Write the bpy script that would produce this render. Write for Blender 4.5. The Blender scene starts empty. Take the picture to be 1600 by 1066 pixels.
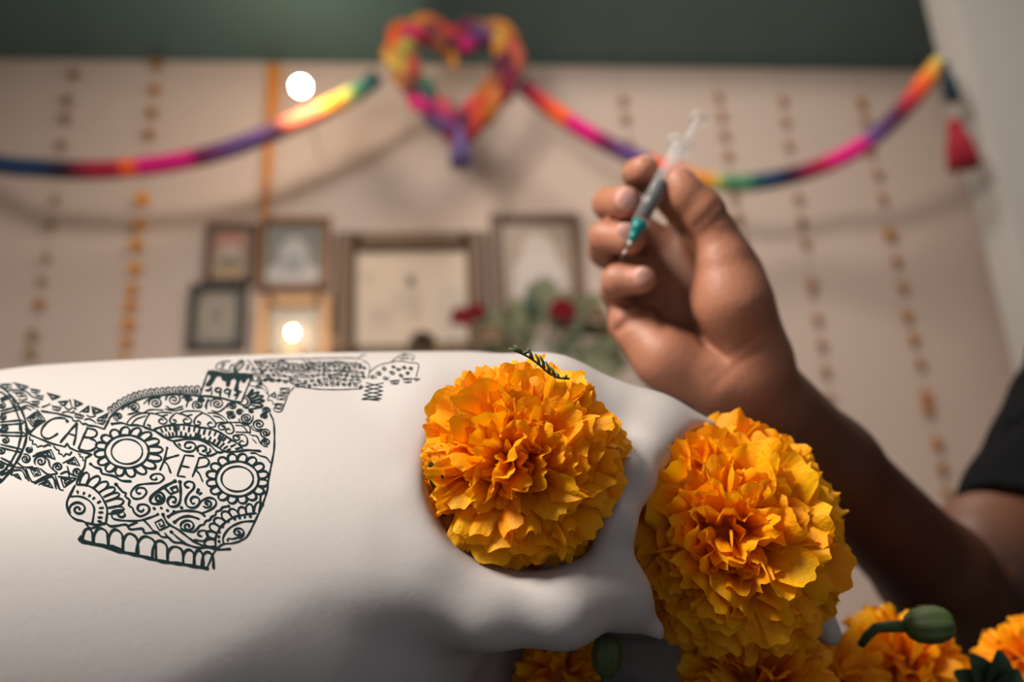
import bpy, bmesh, math, random
import numpy as np
from mathutils import Vector, Matrix
from mathutils.bvhtree import BVHTree

random.seed(7)
rng = np.random.default_rng(7)
SC = bpy.context.scene
COL = SC.collection

# ------------------------------------------------------------------ camera
F_PX = 1244.0
CAM = Vector((0.0, 0.0, 1.10))
PITCH, ROLL = math.radians(17.35), math.radians(2.8)
FWD = Vector((0, math.cos(PITCH), math.sin(PITCH)))
_r0, _u0 = Vector((1, 0, 0)), Vector((0, -math.sin(PITCH), math.cos(PITCH)))
RIGHT = _r0 * math.cos(ROLL) - _u0 * math.sin(ROLL)
UP = _u0 * math.cos(ROLL) + _r0 * math.sin(ROLL)
cam_data = bpy.data.cameras.new('camera')
cam_data.sensor_width = 36.0
cam_data.lens = 36.0 * F_PX / 1600.0
cam_data.clip_start = 0.01
cam_data.dof.use_dof = True
cam_data.dof.focus_distance = 0.283
cam_data.dof.aperture_fstop = cam_data.lens / 6.4
cam = bpy.data.objects.new('camera', cam_data)
COL.objects.link(cam)
cam.matrix_world = Matrix((
    (RIGHT.x, UP.x, -FWD.x, CAM.x), (RIGHT.y, UP.y, -FWD.y, CAM.y),
    (RIGHT.z, UP.z, -FWD.z, CAM.z), (0, 0, 0, 1)))
SC.camera = cam

# ------------------------------------------------------------------ world and lights
world = bpy.data.worlds.new('world'); SC.world = world
world.use_nodes = True
world.node_tree.nodes['Background'].inputs[0].default_value = (0.86, 0.92, 1.0, 1)
world.node_tree.nodes['Background'].inputs[1].default_value = 0.29

def area_lamp(name, loc, target, size, power, color):
    l = bpy.data.lights.new(name, 'AREA'); l.shape = 'DISK'; l.size = size
    l.energy = power; l.color = color
    o = bpy.data.objects.new(name, l); COL.objects.link(o)
    o.location = loc
    o.rotation_euler = (Vector(target) - Vector(loc)).to_track_quat('-Z', 'Y').to_euler()
    return o
area_lamp('left_lamp_light', (-0.88, -0.30, 2.28), (0.1, 0.4, 1.15), 0.55, 45, (1.0, 0.90, 0.80))
area_lamp('second_ceiling_lamp_light', (0.40, 0.95, 2.95), (0.9, 2.4, 1.2), 0.7, 18, (1.0, 0.90, 0.79))

SC.view_settings.view_transform = 'Standard'
SC.view_settings.look = 'None'
SC.view_settings.exposure = 0.0
SC.view_settings.gamma = 1.0
SC.view_settings.use_curve_mapping = False

# ------------------------------------------------------------------ helpers
def uvd(px, py, d):
    "photo pixel and depth (mm) -> camera-aligned millimetres (right, down, forward)"
    return np.array([(px - 800.0) * d / F_PX, (py - 533.0) * d / F_PX, d], dtype=float)
_M = np.array([[RIGHT.x, -UP.x, FWD.x], [RIGHT.y, -UP.y, FWD.y], [RIGHT.z, -UP.z, FWD.z]])
def to_world(p):
    p = np.atleast_2d(np.asarray(p, float)) * 0.001
    return p @ _M.T + np.array(CAM)
def W(px, py, d):
    return Vector(to_world(uvd(px, py, d))[0])
def ray(px, py):
    return (RIGHT * ((px - 800) / F_PX) - UP * ((py - 533) / F_PX) + FWD)

def mesh_obj(name, verts, faces, mat=None, parent=None, smooth=True):
    me = bpy.data.meshes.new(name)
    me.from_pydata([tuple(v) for v in verts], [], [tuple(f) for f in faces])
    if smooth:
        me.polygons.foreach_set('use_smooth', [True] * len(me.polygons))
    me.update()
    o = bpy.data.objects.new(name, me); COL.objects.link(o)
    if mat: me.materials.append(mat)
    if parent: attach(o, parent)
    return o
def attach(o, parent):
    o.parent = parent
    o.matrix_parent_inverse = parent.matrix_basis.inverted()
def tag(o, label, cat, group=None):
    o['label'] = label; o['category'] = cat
    if group: o['group'] = group
    return o
def structure(o, label=None):
    o['kind'] = 'structure'
    if label: o['label'] = label
    return o
def empty(name, loc):
    o = bpy.data.objects.new(name, None); COL.objects.link(o)
    o.location = loc; o.empty_display_size = 0.02
    return o

class MB:
    "mesh builder: collects boxes, tubes and lathes in world space"
    def __init__(s): s.v, s.f = [], []
    def add(s, v, f):
        n = len(s.v); s.v += [Vector(p) for p in v]; s.f += [[i + n for i in q] for q in f]; return s
    def box(s, o, ax, ay, az):
        "box from corner o spanned by three edge vectors"
        o = Vector(o); c = [o + ax*i + ay*j + az*k for k in (0,1) for j in (0,1) for i in (0,1)]
        f = [(0,2,3,1),(4,5,7,6),(0,1,5,4),(2,6,7,3),(0,4,6,2),(1,3,7,5)]
        if ax.cross(ay).dot(az) < 0: f = [q[::-1] for q in f]
        return s.add(c, f)
    def tube(s, pts, rad, n=10, caps=True):
        pts = [Vector(p) for p in pts]
        rad = [rad]*len(pts) if not hasattr(rad, '__len__') else rad
        t0 = (pts[1]-pts[0]).normalized()
        a = t0.orthogonal().normalized()
        rings = []; v = []; f = []
        for i, p in enumerate(pts):
            t = (pts[min(i+1, len(pts)-1)] - pts[max(i-1, 0)]).normalized()
            a = (a - t*a.dot(t)).normalized(); b = t.cross(a)
            for k in range(n):
                th = 2*math.pi*k/n
                v.append(p + (a*math.cos(th) + b*math.sin(th))*rad[i])
        for i in range(len(pts)-1):
            for k in range(n):
                k2 = (k+1) % n
                f.append((i*n+k, i*n+k2, (i+1)*n+k2, (i+1)*n+k))
        if caps:
            f.append(tuple(range(n-1, -1, -1))); f.append(tuple((len(pts)-1)*n + k for k in range(n)))
        return s.add(v, f)
    def lathe(s, base, axis, prof, n=20):
        axis = Vector(axis).normalized(); a = axis.orthogonal().normalized(); b = axis.cross(a)
        v = []; f = []
        for z, r in prof:
            for k in range(n):
                th = 2*math.pi*k/n
                v.append(Vector(base) + axis*z + (a*math.cos(th)+b*math.sin(th))*max(r, 1e-5))
        for i in range(len(prof)-1):
            for k in range(n):
                k2 = (k+1) % n
                f.append((i*n+k, i*n+k2, (i+1)*n+k2, (i+1)*n+k))
        f.append(tuple(range(n-1,-1,-1))); f.append(tuple((len(prof)-1)*n+k for k in range(n)))
        return s.add(v, f)
    def build(s, name, mat, parent=None, smooth=False):
        return mesh_obj(name, s.v, s.f, mat, parent, smooth)

def spline(pts, step, closed=False):
    "Catmull-Rom resampling of a polyline (any dimension)"
    P = [np.array(p, float) for p in pts]
    if len(P) < 3 and not closed:
        n = max(2, int(np.linalg.norm(P[-1]-P[0])/step)+1)
        return [P[0] + (P[-1]-P[0])*t for t in np.linspace(0, 1, n)]
    out = []; n = len(P); m = n if closed else n-1
    for i in range(m):
        p0 = P[(i-1) % n] if (closed or i > 0) else P[0]*2-P[1]
        p1, p2 = P[i], P[(i+1) % n]
        p3 = P[(i+2) % n] if (closed or i+2 < n) else P[-1]*2-P[-2]
        k = max(1, int(np.linalg.norm(p2-p1)/step))
        for j in range(k):
            t = j/k
            out.append(0.5*((2*p1)+(-p0+p2)*t+(2*p0-5*p1+4*p2-p3)*t*t+(-p0+3*p1-3*p2+p3)*t**3))
    out.append(P[0] if closed else P[-1])
    return out

# ------------------------------------------------------------------ materials
def principled(name, color, rough=0.5, metal=0.0, **kw):
    m = bpy.data.materials.new(name); m.use_nodes = True
    b = m.node_tree.nodes['Principled BSDF']
    b.inputs['Base Color'].default_value = (*color, 1)
    b.inputs['Roughness'].default_value = rough
    b.inputs['Metallic'].default_value = metal
    for k, v in kw.items(): b.inputs[k.replace('_', ' ')].default_value = v
    return m
def noisy(name, c1, c2, scale=8, rough=0.6, bump=0.0, bscale=None, detail=4, **kw):
    m = principled(name, c1, rough, **kw); nt = m.node_tree; b = nt.nodes['Principled BSDF']
    tc = nt.nodes.new('ShaderNodeTexCoord')
    n = nt.nodes.new('ShaderNodeTexNoise'); n.inputs['Scale'].default_value = scale; n.inputs['Detail'].default_value = detail
    nt.links.new(tc.outputs['Object'], n.inputs['Vector'])
    mix = nt.nodes.new('ShaderNodeMix'); mix.data_type = 'RGBA'
    mix.inputs[6].default_value = (*c1, 1); mix.inputs[7].default_value = (*c2, 1)
    nt.links.new(n.outputs['Fac'], mix.inputs[0]); nt.links.new(mix.outputs[2], b.inputs['Base Color'])
    if bump:
        n2 = nt.nodes.new('ShaderNodeTexNoise'); n2.inputs['Scale'].default_value = bscale or scale*4
        nt.links.new(tc.outputs['Object'], n2.inputs['Vector'])
        bp = nt.nodes.new('ShaderNodeBump'); bp.inputs['Strength'].default_value = bump; bp.inputs['Distance'].default_value = 0.002
        nt.links.new(n2.outputs['Fac'], bp.inputs['Height']); nt.links.new(bp.outputs['Normal'], b.inputs['Normal'])
    return m
def emissive(name, color, strength):
    m = bpy.data.materials.new(name); m.use_nodes = True
    b = m.node_tree.nodes['Principled BSDF']
    b.inputs['Base Color'].default_value = (*color, 1)
    b.inputs['Emission Color'].default_value = (*color, 1); b.inputs['Emission Strength'].default_value = strength
    return m
def attr_mat(name, attr, rough=0.6, bump=0, bscale=60, **kw):
    "colour comes from a vertex colour attribute"
    m = principled(name, (0.8, 0.8, 0.8), rough, **kw); nt = m.node_tree; b = nt.nodes['Principled BSDF']
    a = nt.nodes.new('ShaderNodeAttribute'); a.attribute_name = attr
    nt.links.new(a.outputs['Color'], b.inputs['Base Color'])
    if bump:
        tc = nt.nodes.new('ShaderNodeTexCoord')
        n2 = nt.nodes.new('ShaderNodeTexNoise'); n2.inputs['Scale'].default_value = bscale
        nt.links.new(tc.outputs['Object'], n2.inputs['Vector'])
        bp = nt.nodes.new('ShaderNodeBump'); bp.inputs['Strength'].default_value = bump; bp.inputs['Distance'].default_value = 0.001
        nt.links.new(n2.outputs['Fac'], bp.inputs['Height']); nt.links.new(bp.outputs['Normal'], b.inputs['Normal'])
    return m
def set_attr(o, name, cols):
    a = o.data.color_attributes.new(name, 'FLOAT_COLOR', 'POINT')
    c = np.ones((len(cols), 4), np.float32); c[:, :3] = cols
    a.data.foreach_set('color', c.ravel())

M = {}
M['wall'] = noisy('wall_paint', (0.61, 0.485, 0.415), (0.56, 0.445, 0.38), 1.5, 0.85, 0.15, 40)
M['wall_r'] = noisy('side_wall_paint', (0.44, 0.42, 0.405), (0.40, 0.385, 0.37), 1.5, 0.85, 0.15, 40)
M['teal'] = noisy('teal_paint', (0.072, 0.160, 0.162), (0.065, 0.145, 0.148), 2, 0.38, 0.1, 30)
M['ceil'] = noisy('ceiling_paint', (0.5, 0.47, 0.43), (0.45, 0.43, 0.40), 2, 0.9)
M['floor'] = noisy('floor_tile', (0.22, 0.15, 0.11), (0.16, 0.11, 0.08), 4, 0.5)
M['skull'] = noisy('white_plaster', (0.475, 0.45, 0.437), (0.455, 0.43, 0.418), 12, 0.6, 0.03, 350)
M['ink'] = principled('green_black_ink', (0.008, 0.022, 0.024), 0.9, Specular_IOR_Level=0.1)
M['cloth'] = noisy('black_table_cloth', (0.012, 0.011, 0.014), (0.02, 0.018, 0.024), 60, 0.9, 0.3, 500)
M['dark_tray'] = noisy('dark_painted_tray', (0.02, 0.018, 0.02), (0.03, 0.026, 0.03), 20, 0.5)
M['leaf'] = noisy('leaf_green', (0.035, 0.075, 0.02), (0.06, 0.11, 0.03), 60, 0.5, 0.2, 300)
M['leaf_dark'] = noisy('dark_leaf_green', (0.02, 0.045, 0.02), (0.03, 0.06, 0.025), 40, 0.55)
M['bud'] = noisy('bud_green', (0.09, 0.13, 0.035), (0.05, 0.085, 0.025), 90, 0.5)
M['bouquet'] = noisy('bouquet_green', (0.15, 0.155, 0.08), (0.105, 0.12, 0.06), 20, 0.6)
M['rose'] = noisy('red_rose', (0.55, 0.02, 0.07), (0.46, 0.015, 0.055), 30, 0.6)
M['pale_bloom'] = noisy('cream_bloom', (0.65, 0.50, 0.36), (0.55, 0.42, 0.30), 30, 0.7)

# ------------------------------------------------------------------ implicit surface meshing
def smin(a, b, k):
    h = np.clip(0.5 + 0.5*(b-a)/k, 0, 1)
    return b + (a-b)*h - k*h*(1-h)
def smax(a, b, k): return -smin(-a, -b, k)
def ell(P, c, r):
    q = (P - c)/np.array(r, float); k0 = np.sqrt((q*q).sum(1)) + 1e-9
    q2 = (P - c)/np.array(r, float)**2; k1 = np.sqrt((q2*q2).sum(1)) + 1e-9
    return k0*(k0-1)/k1
def cap(P, a, b, ra, rb=None):
    rb = ra if rb is None else rb
    a = np.asarray(a, float); b = np.asarray(b, float); ab = b-a
    h = np.clip(((P-a) @ ab)/(ab @ ab + 1e-9), 0, 1)
    return np.linalg.norm(P - a - h[:, None]*ab, axis=1) - (ra + (rb-ra)*h)
def chain(P, pts, rads, k=3.0):
    d = None
    for i in range(len(pts)-1):
        c = cap(P, pts[i], pts[i+1], rads[i], rads[i+1])
        d = c if d is None else smin(d, c, k)
    return d

def mesh_sdf(sdf, lo, hi, h, coarse=6, relax=2):
    "surface nets with evaluation only near the surface; returns verts (uvd mm), quads"
    lo = np.array(lo, float); hi = np.array(hi, float)
    nb = np.ceil((hi-lo)/(h*coarse)).astype(int)
    n = nb*coarse + 1
    g = [lo[i] + h*coarse*np.arange(nb[i]+1) for i in range(3)]
    C = np.stack(np.meshgrid(*g, indexing='ij'), -1).reshape(-1, 3)
    fc = sdf(C).reshape(nb+1)
    F = np.repeat(np.repeat(np.repeat(fc, coarse, 0), coarse, 1), coarse, 2)[:n[0], :n[1], :n[2]].astype(np.float32)
    bc = sdf(C.reshape(*(nb+1), 3)[:-1, :-1, :-1].reshape(-1, 3) + h*coarse*0.5)
    act = np.argwhere((np.abs(bc) < h*coarse*1.5).reshape(nb))
    off = np.stack(np.meshgrid(*[np.arange(coarse+1)]*3, indexing='ij'), -1).reshape(-1, 3)
    idx = (act[:, None, :]*coarse + off[None]).reshape(-1, 3)
    flat = np.unique((idx[:, 0]*n[1] + idx[:, 1])*n[2] + idx[:, 2])
    k = flat % n[2]; j = (flat//n[2]) % n[1]; i = flat//(n[1]*n[2])
    pts = lo + h*np.stack([i, j, k], 1)
    vals = np.empty(len(pts), np.float32)
    for s in range(0, len(pts), 400000): vals[s:s+400000] = sdf(pts[s:s+400000])
    F[i, j, k] = vals
    S = F < 0
    cnt = np.zeros(n-1, np.int8)
    for a in (0, 1):
        for b in (0, 1):
            for c in (0, 1):
                cnt += S[a:n[0]-1+a, b:n[1]-1+b, c:n[2]-1+c]
    cells = np.argwhere((cnt > 0) & (cnt < 8))
    vid = np.full(n-1, -1, np.int32); vid[tuple(cells.T)] = np.arange(len(cells))
    corner = np.array([(a, b, c) for a in (0, 1) for b in (0, 1) for c in (0, 1)])
    val = np.stack([F[tuple((cells+c).T)] for c in corner], 1)
    acc = np.zeros((len(cells), 3)); num = np.zeros(len(cells))
    for p in range(8):
        for q in range(p+1, 8):
            if np.abs(corner[p]-corner[q]).sum() != 1: continue
            m = (val[:, p] < 0) != (val[:, q] < 0)
            t = val[:, p]/(val[:, p]-val[:, q]+1e-12)
            acc[m] += corner[p] + t[m, None]*(corner[q]-corner[p]); num[m] += 1
    V = lo + h*(cells + acc/num[:, None])
    quads = []
    for ax in range(3):
        o1, o2 = (ax+1) % 3, (ax+2) % 3
        A = np.take(S, range(n[ax]-1), ax); B = np.take(S, range(1, n[ax]), ax)
        E = np.argwhere(A != B)
        E = E[(E[:, o1] > 0) & (E[:, o2] > 0) & (E[:, o1] < n[o1]-1) & (E[:, o2] < n[o2]-1)]
        ins = S[tuple(E.T)]
        e1 = np.eye(3, dtype=int)[o1]; e2 = np.eye(3, dtype=int)[o2]
        Q = np.stack([vid[tuple((E-e1-e2).T)], vid[tuple((E-e2).T)], vid[tuple(E.T)], vid[tuple((E-e1).T)]], 1)
        Q[~ins] = Q[~ins][:, ::-1]
        quads.append(Q)
    Q = np.concatenate(quads); Q = Q[(Q >= 0).all(1)]
    for _ in range(relax):
        s = np.zeros_like(V); c = np.zeros(len(V))
        for a in range(4):
            np.add.at(s, Q[:, a], V[Q[:, (a+1) % 4]]); np.add.at(c, Q[:, a], 1)
            np.add.at(s, Q[:, a], V[Q[:, (a+3) % 4]]); np.add.at(c, Q[:, a], 1)
        V = V*0.4 + 0.6*s/np.maximum(c, 1)[:, None]
    return V, Q

def sdf_obj(name, sdf, lo, hi, h, mat, parent=None, relax=2):
    V, Q = mesh_sdf(sdf, lo, hi, h, relax=relax)
    me = bpy.data.meshes.new(name)
    Wd = to_world(V)
    me.vertices.add(len(Wd)); me.vertices.foreach_set('co', Wd.astype(np.float32).ravel())
    me.loops.add(len(Q)*4); me.loops.foreach_set('vertex_index', Q.astype(np.int32).ravel())
    me.polygons.add(len(Q)); me.polygons.foreach_set('loop_start', np.arange(0, len(Q)*4, 4, dtype=np.int32))
    me.polygons.foreach_set('use_smooth', np.ones(len(Q), bool))
    me.update(calc_edges=True); me.validate()
    o = bpy.data.objects.new(name, me); COL.objects.link(o)
    if mat: me.materials.append(mat)
    if parent: attach(o, parent)
    return o, V, Q

# ================================================================== THE ROOM
Z = Vector((0, 0, 1))
# the back wall runs along the horizontal line seen at (0,92)-(1460,110)
_n = ray(0, 92).cross(ray(1460, 110))
WX = _n.cross(Z).normalized()
if WX.x < 0: WX = -WX
WN = WX.cross(Z).normalized()          # points towards the camera
if WN.y > 0: WN = -WN
W0 = CAM + ray(800, 330)*2.5
def on_wall(px, py, off=0.0):
    r = ray(px, py); o = W0 + WN*off
    t = (o-CAM).dot(WN)/r.dot(WN)
    return CAM + r*t
def wxz(px, py, off=0.0):
    p = on_wall(px, py, off) - W0
    return p.dot(WX), p.z + W0.z
def wp(x, z, off=0.0):
    return Vector((W0.x, W0.y, 0)) + WX*x + WN*off + Z*z

x_right = wxz(1600, 105)[0]
x_left = -3.1
z_soffit = wxz(700, 101)[1]
z_ceil = z_soffit + 0.28
z_floor = 0.0
T = 0.1
wall_depth = 4.2
b = MB().box(wp(x_left-T, z_floor, -T), WX*(x_right-x_left+2*T), WN*T, Z*(z_ceil+T))
structure(b.build('wall_back', M['wall']), 'warm beige plastered wall hung with pictures')
b = MB().box(wp(x_right, z_floor, 0.0), WX*T, WN*wall_depth, Z*(z_ceil+T))
structure(b.build('wall_right', M['wall_r']), 'pale grey plastered side wall')
b = MB().box(wp(x_left-T, z_floor, 0.0), WX*T, WN*wall_depth, Z*(z_ceil+T))
structure(b.build('wall_left', M['wall']))
b = MB().box(wp(x_left-T, z_ceil, 0.0), WX*(x_right-x_left+2*T), WN*wall_depth, Z*T)
structure(b.build('ceiling', M['ceil']), 'pale ceiling')
b = MB().box(wp(x_left-T, z_floor-T, -T), WX*(x_right-x_left+2*T), WN*(wall_depth+T), Z*T)
structure(b.build('floor', M['floor']))
b = MB().box(wp(x_left, z_soffit, 0.0), WX*(x_right-x_left), WN*0.40, Z*(z_ceil-z_soffit))
structure(b.build('trim_1', M['teal']), 'teal painted beam under the ceiling')

x_pier = wxz(1470, 105, 0.405)[0]
b = MB().box(wp(x_pier, z_floor, 0.405), WX*(x_right-x_pier), WN*0.12, Z*(z_ceil-z_floor))
structure(b.build('wall_corner', M['wall_r']), 'pale grey wall pier closing the right corner')

# ------------------------------------------------------------------ altar table under the pictures
M['altar'] = noisy('altar_cloth', (0.42, 0.36, 0.31), (0.36, 0.31, 0.27), 12, 0.9)
M['wood'] = noisy('dark_wood', (0.09, 0.05, 0.03), (0.06, 0.035, 0.02), 30, 0.5)
ax0, az = wxz(250, 572, 0.2)
ax1, _ = wxz(1080, 600, 0.2)
az = wxz(600, 602, 0.44)[1]
alt = tag(empty('altar_table', wp((ax0+ax1)/2, 0, 0.25)), 'cloth covered altar table below the pictures by the wall', 'table')
MB().box(wp(ax0, az-0.03, 0.02), WX*(ax1-ax0), WN*0.42, Z*0.03).build('table_top', M['altar'], alt)
for xx in (ax0+0.03, ax1-0.08):
    for oo in (0.05, 0.37):
        MB().box(wp(xx, 0, oo), WX*0.05, WN*0.05, Z*(az-0.03)).build('leg', M['wood'], alt)

# ------------------------------------------------------------------ framed pictures
def picture_mat(name, bg, blobs):
    "flat print: soft elliptical areas of colour (u, v, ru, rv, colour) over a ground"
    m = principled(name, bg, 0.45); nt = m.node_tree; bs = nt.nodes['Principled BSDF']
    tc = nt.nodes.new('ShaderNodeTexCoord'); prev = None
    for (u, v, ru, rv, c) in blobs:
        mp = nt.nodes.new('ShaderNodeMapping'); mp.vector_type = 'POINT'
        mp.inputs['Scale'].default_value = (1/ru, 1/rv, 1); mp.inputs['Location'].default_value = (-u/ru, -v/rv, 0)
        nt.links.new(tc.outputs['UV'], mp.inputs['Vector'])
        ln = nt.nodes.new('ShaderNodeVectorMath'); ln.operation = 'LENGTH'
        nt.links.new(mp.outputs['Vector'], ln.inputs[0])
        mr = nt.nodes.new('ShaderNodeMapRange'); mr.interpolation_type = 'SMOOTHSTEP'
        mr.inputs[1].default_value = 1.1; mr.inputs[2].default_value = 0.85
        nt.links.new(ln.outputs['Value'], mr.inputs[0])
        mx = nt.nodes.new('ShaderNodeMix'); mx.data_type = 'RGBA'
        mx.inputs[6].default_value = (*bg, 1); mx.inputs[7].default_value = (*c, 1)
        if prev: nt.links.new(prev, mx.inputs[6])
        nt.links.new(mr.outputs[0], mx.inputs[0]); prev = mx.outputs[2]
    if prev: nt.links.new(prev, bs.inputs['Base Color'])
    return m
def framed(name, px0, py0, px1, py1, border, fmat, pmat, label, off=0.004, depth=0.025, mat_w=0, matmat=None, border_x=None):
    cx, cy = (px0+px1)/2, (py0+py1)/2
    x0 = wxz(px0, cy, off)[0]; x1 = wxz(px1, cy, off)[0]
    z1 = wxz(cx, py0, off)[1]; z0 = wxz(cx, py1, off)[1]
    s = (x1-x0)/(px1-px0); bw = border*s; bx = (border_x or border)*s
    root = tag(empty(name, wp((x0+x1)/2, z0, off)), label, 'picture', 'framed pictures on the wall')
    def bar(a0, c0, a1, c1):
        o = MB()
        h = depth; e = min(a1-a0, c1-c0)*0.22
        P = [wp(a, c, off) for a, c in ((a0,c0),(a1,c0),(a1,c1),(a0,c1))]
        Q = [wp(a, c, off+h) for a, c in ((a0+e,c0+e),(a1-e,c0+e),(a1-e,c1-e),(a0+e,c1-e))]
        o.add(P+Q, [(0,3,2,1),(4,5,6,7),(0,1,5,4),(1,2,6,5),(2,3,7,6),(3,0,4,7)])
        o.build('frame_rail', fmat, root)
    bar(x0, z0, x0+bx, z1); bar(x1-bx, z0, x1, z1)
    bar(x0+bx, z1-bw, x1-bx, z1); bar(x0+bx, z0, x1-bx, z0+bw)
    a0, a1, c0, c1 = x0+bx, x1-bx, z0+bw, z1-bw
    o = mesh_obj('picture_print', [wp(a0,c0,off+.006), wp(a1,c0,off+.006), wp(a1,c1,off+.006), wp(a0,c1,off+.006),
                                   wp(a0,c0,off), wp(a1,c0,off), wp(a1,c1,off), wp(a0,c1,off)],
                 [(0,1,2,3),(7,6,5,4),(0,4,5,1),(1,5,6,2),(2,6,7,3),(3,7,4,0)], pmat, root, False)
    uv = o.data.uv_layers.new(name='UVMap')
    co = [(0,0),(1,0),(1,1),(0,1)]*2
    for li, l in enumerate(o.data.loops): uv.data[li].uv = co[l.vertex_index]
    return root

M['f_brown'] = noisy('brown_frame', (0.16, 0.085, 0.05), (0.11, 0.06, 0.035), 30, 0.5)
M['f_amber'] = noisy('amber_frame', (0.30, 0.14, 0.05), (0.22, 0.10, 0.04), 30, 0.45)
M['f_dark'] = noisy('blackened_frame', (0.045, 0.04, 0.032), (0.03, 0.028, 0.022), 30, 0.5)
M['f_carved'] = noisy('carved_brown_frame', (0.17, 0.10, 0.055), (0.10, 0.06, 0.035), 45, 0.55, 0.6, 60)
M['brass'] = noisy('brass', (0.44, 0.26, 0.12), (0.36, 0.2, 0.09), 20, 0.4, metal=0.2)
framed('picture_frame', 319, 350, 402, 446, 13, M['f_brown'],
       picture_mat('small_scene_print', (0.30, 0.21, 0.15), [(0.5, 0.72, 0.42, 0.22, (0.42, 0.16, 0.11)), (0.5, 0.5, 0.3, 0.25, (0.42, 0.33, 0.26)), (0.5, 0.3, 0.3, 0.12, (0.16, 0.13, 0.09)), (0.5, 0.12, 0.4, 0.1, (0.42, 0.29, 0.12))]),
       'small brown framed print with reddish top, uppermost at left of the group')
framed('picture_frame', 402, 341, 517, 457, 14, M['f_amber'],
       picture_mat('robed_figure_print', (0.20, 0.19, 0.17), [(0.5, 0.45, 0.26, 0.35, (0.46, 0.43, 0.41)), (0.5, 0.15, 0.5, 0.22, (0.46, 0.43, 0.42)), (0.5, 0.32, 0.2, 0.16, (0.30, 0.30, 0.31))]),
       'amber wooden frame holding a print of a white robed shape')
framed('picture_frame', 293, 444, 386, 549, 15, M['f_dark'],
       picture_mat('dim_portrait_print', (0.21, 0.175, 0.13), [(0.5, 0.55, 0.42, 0.42, (0.29, 0.24, 0.18)), (0.5, 0.5, 0.2, 0.25, (0.2, 0.17, 0.13))]),
       'thick black square frame with a dim portrait, lowest at left')
framed('picture_frame', 521, 363, 765, 575, 36, M['f_carved'],
       picture_mat('pale_figure_print', (0.55, 0.44, 0.34), [(0.49, 0.68, 0.045, 0.07, (0.10, 0.08, 0.065)), (0.40, 0.45, 0.10, 0.13, (0.46, 0.37, 0.29)), (0.52, 0.42, 0.07, 0.2, (0.42, 0.34, 0.27)), (0.1, 0.72, 0.06, 0.06, (0.43, 0.35, 0.27)), (0.85, 0.35, 0.15, 0.3, (0.47, 0.40, 0.33)), (0.22, 0.3, 0.12, 0.12, (0.45, 0.36, 0.28))]),
       'large carved brown frame with a pale sepia figure, widest in the group', depth=0.04)
framed('picture_frame', 768, 335, 912, 500, 18, M['f_brown'],
       picture_mat('veiled_figure_print', (0.30, 0.22, 0.16), [(0.52, 0.62, 0.26, 0.26, (0.48, 0.39, 0.34)), (0.52, 0.38, 0.38, 0.26, (0.52, 0.44, 0.40)), (0.52, 0.2, 0.4, 0.3, (0.50, 0.43, 0.40))]),
       'tall brown framed print of a white veiled shape, rightmost of the group')
framed('picture_frame', 398, 461, 522, 575, 24, M['brass'],
       picture_mat('grey_card_print', (0.36, 0.34, 0.31), [(0.5, 0.45, 0.3, 0.3, (0.5, 0.46, 0.42))]),
       'small brass frame standing behind the lit candle', off=0.03)

# ------------------------------------------------------------------ lit bulb under the beam and candle on the altar
def ball(c, r, n=16, m=10, sq=1.0):
    mb = MB(); prof = [(-r*math.cos(math.pi*i/m)*sq, r*math.sin(math.pi*i/m)) for i in range(m+1)]
    return mb.lathe(c, Z, prof, n)
bc = on_wall(470, 135, 0.38)
bulb = tag(empty('light_bulb', bc), 'glowing round bulb hanging under the teal beam', 'light')
ball(bc, 0.020).build('bulb_glass', emissive('bulb_glow', (1.0, 0.76, 0.50), 270), bulb, True)
M['socket'] = principled('bulb_socket', (0.3, 0.25, 0.2), 0.5)
MB().lathe(bc-WN*0.018, -WN, [(0, 0.010), (0.022, 0.011), (0.026, 0.006)], 12).build('bulb_socket', M['socket'], bulb, True)
MB().tube([bc-WN*0.04, bc-WN*0.38], 0.003, 6).build('arm', M['socket'], bulb)

cc = on_wall(457, 520, 0.10)
candle = tag(empty('candle', Vector((cc.x, cc.y, az))), 'small lit candle in front of the brass frame', 'candle')
M['wax'] = principled('cream_wax', (0.75, 0.6, 0.42), 0.5)
MB().lathe(Vector((cc.x, cc.y, az)), Z, [(0, 0.026), (0.002, 0.028), (max(0.02, cc.z-az-0.03), 0.027), (max(0.022, cc.z-az-0.026), 0.004)], 16).build('wax', M['wax'], candle, True)
ball(cc, 0.010, 12, 8, 1.3).build('flame', emissive('flame_glow', (1.0, 0.72, 0.4), 45), candle, True)
pl = bpy.data.lights.new('candle_light', 'POINT'); pl.energy = 0.16; pl.color = (1.0, 0.68, 0.38); pl.shadow_soft_size = 0.03
po = bpy.data.objects.new('candle_light', pl); COL.objects.link(po); po.location = cc + WN*0.05; attach(po, candle)
gb = on_wall(521, 536, 0.12)
gl = tag(ball(gb, 0.018).build('blur_ring_ball', principled('amber_blur_ring', (0.45, 0.27, 0.16), 0.15), None, True), 'small brown ball standing in for a blurred light ring beside the lit candle', 'stand-in')  # added ball that mimics a faint out-of-focus ring of light

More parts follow.
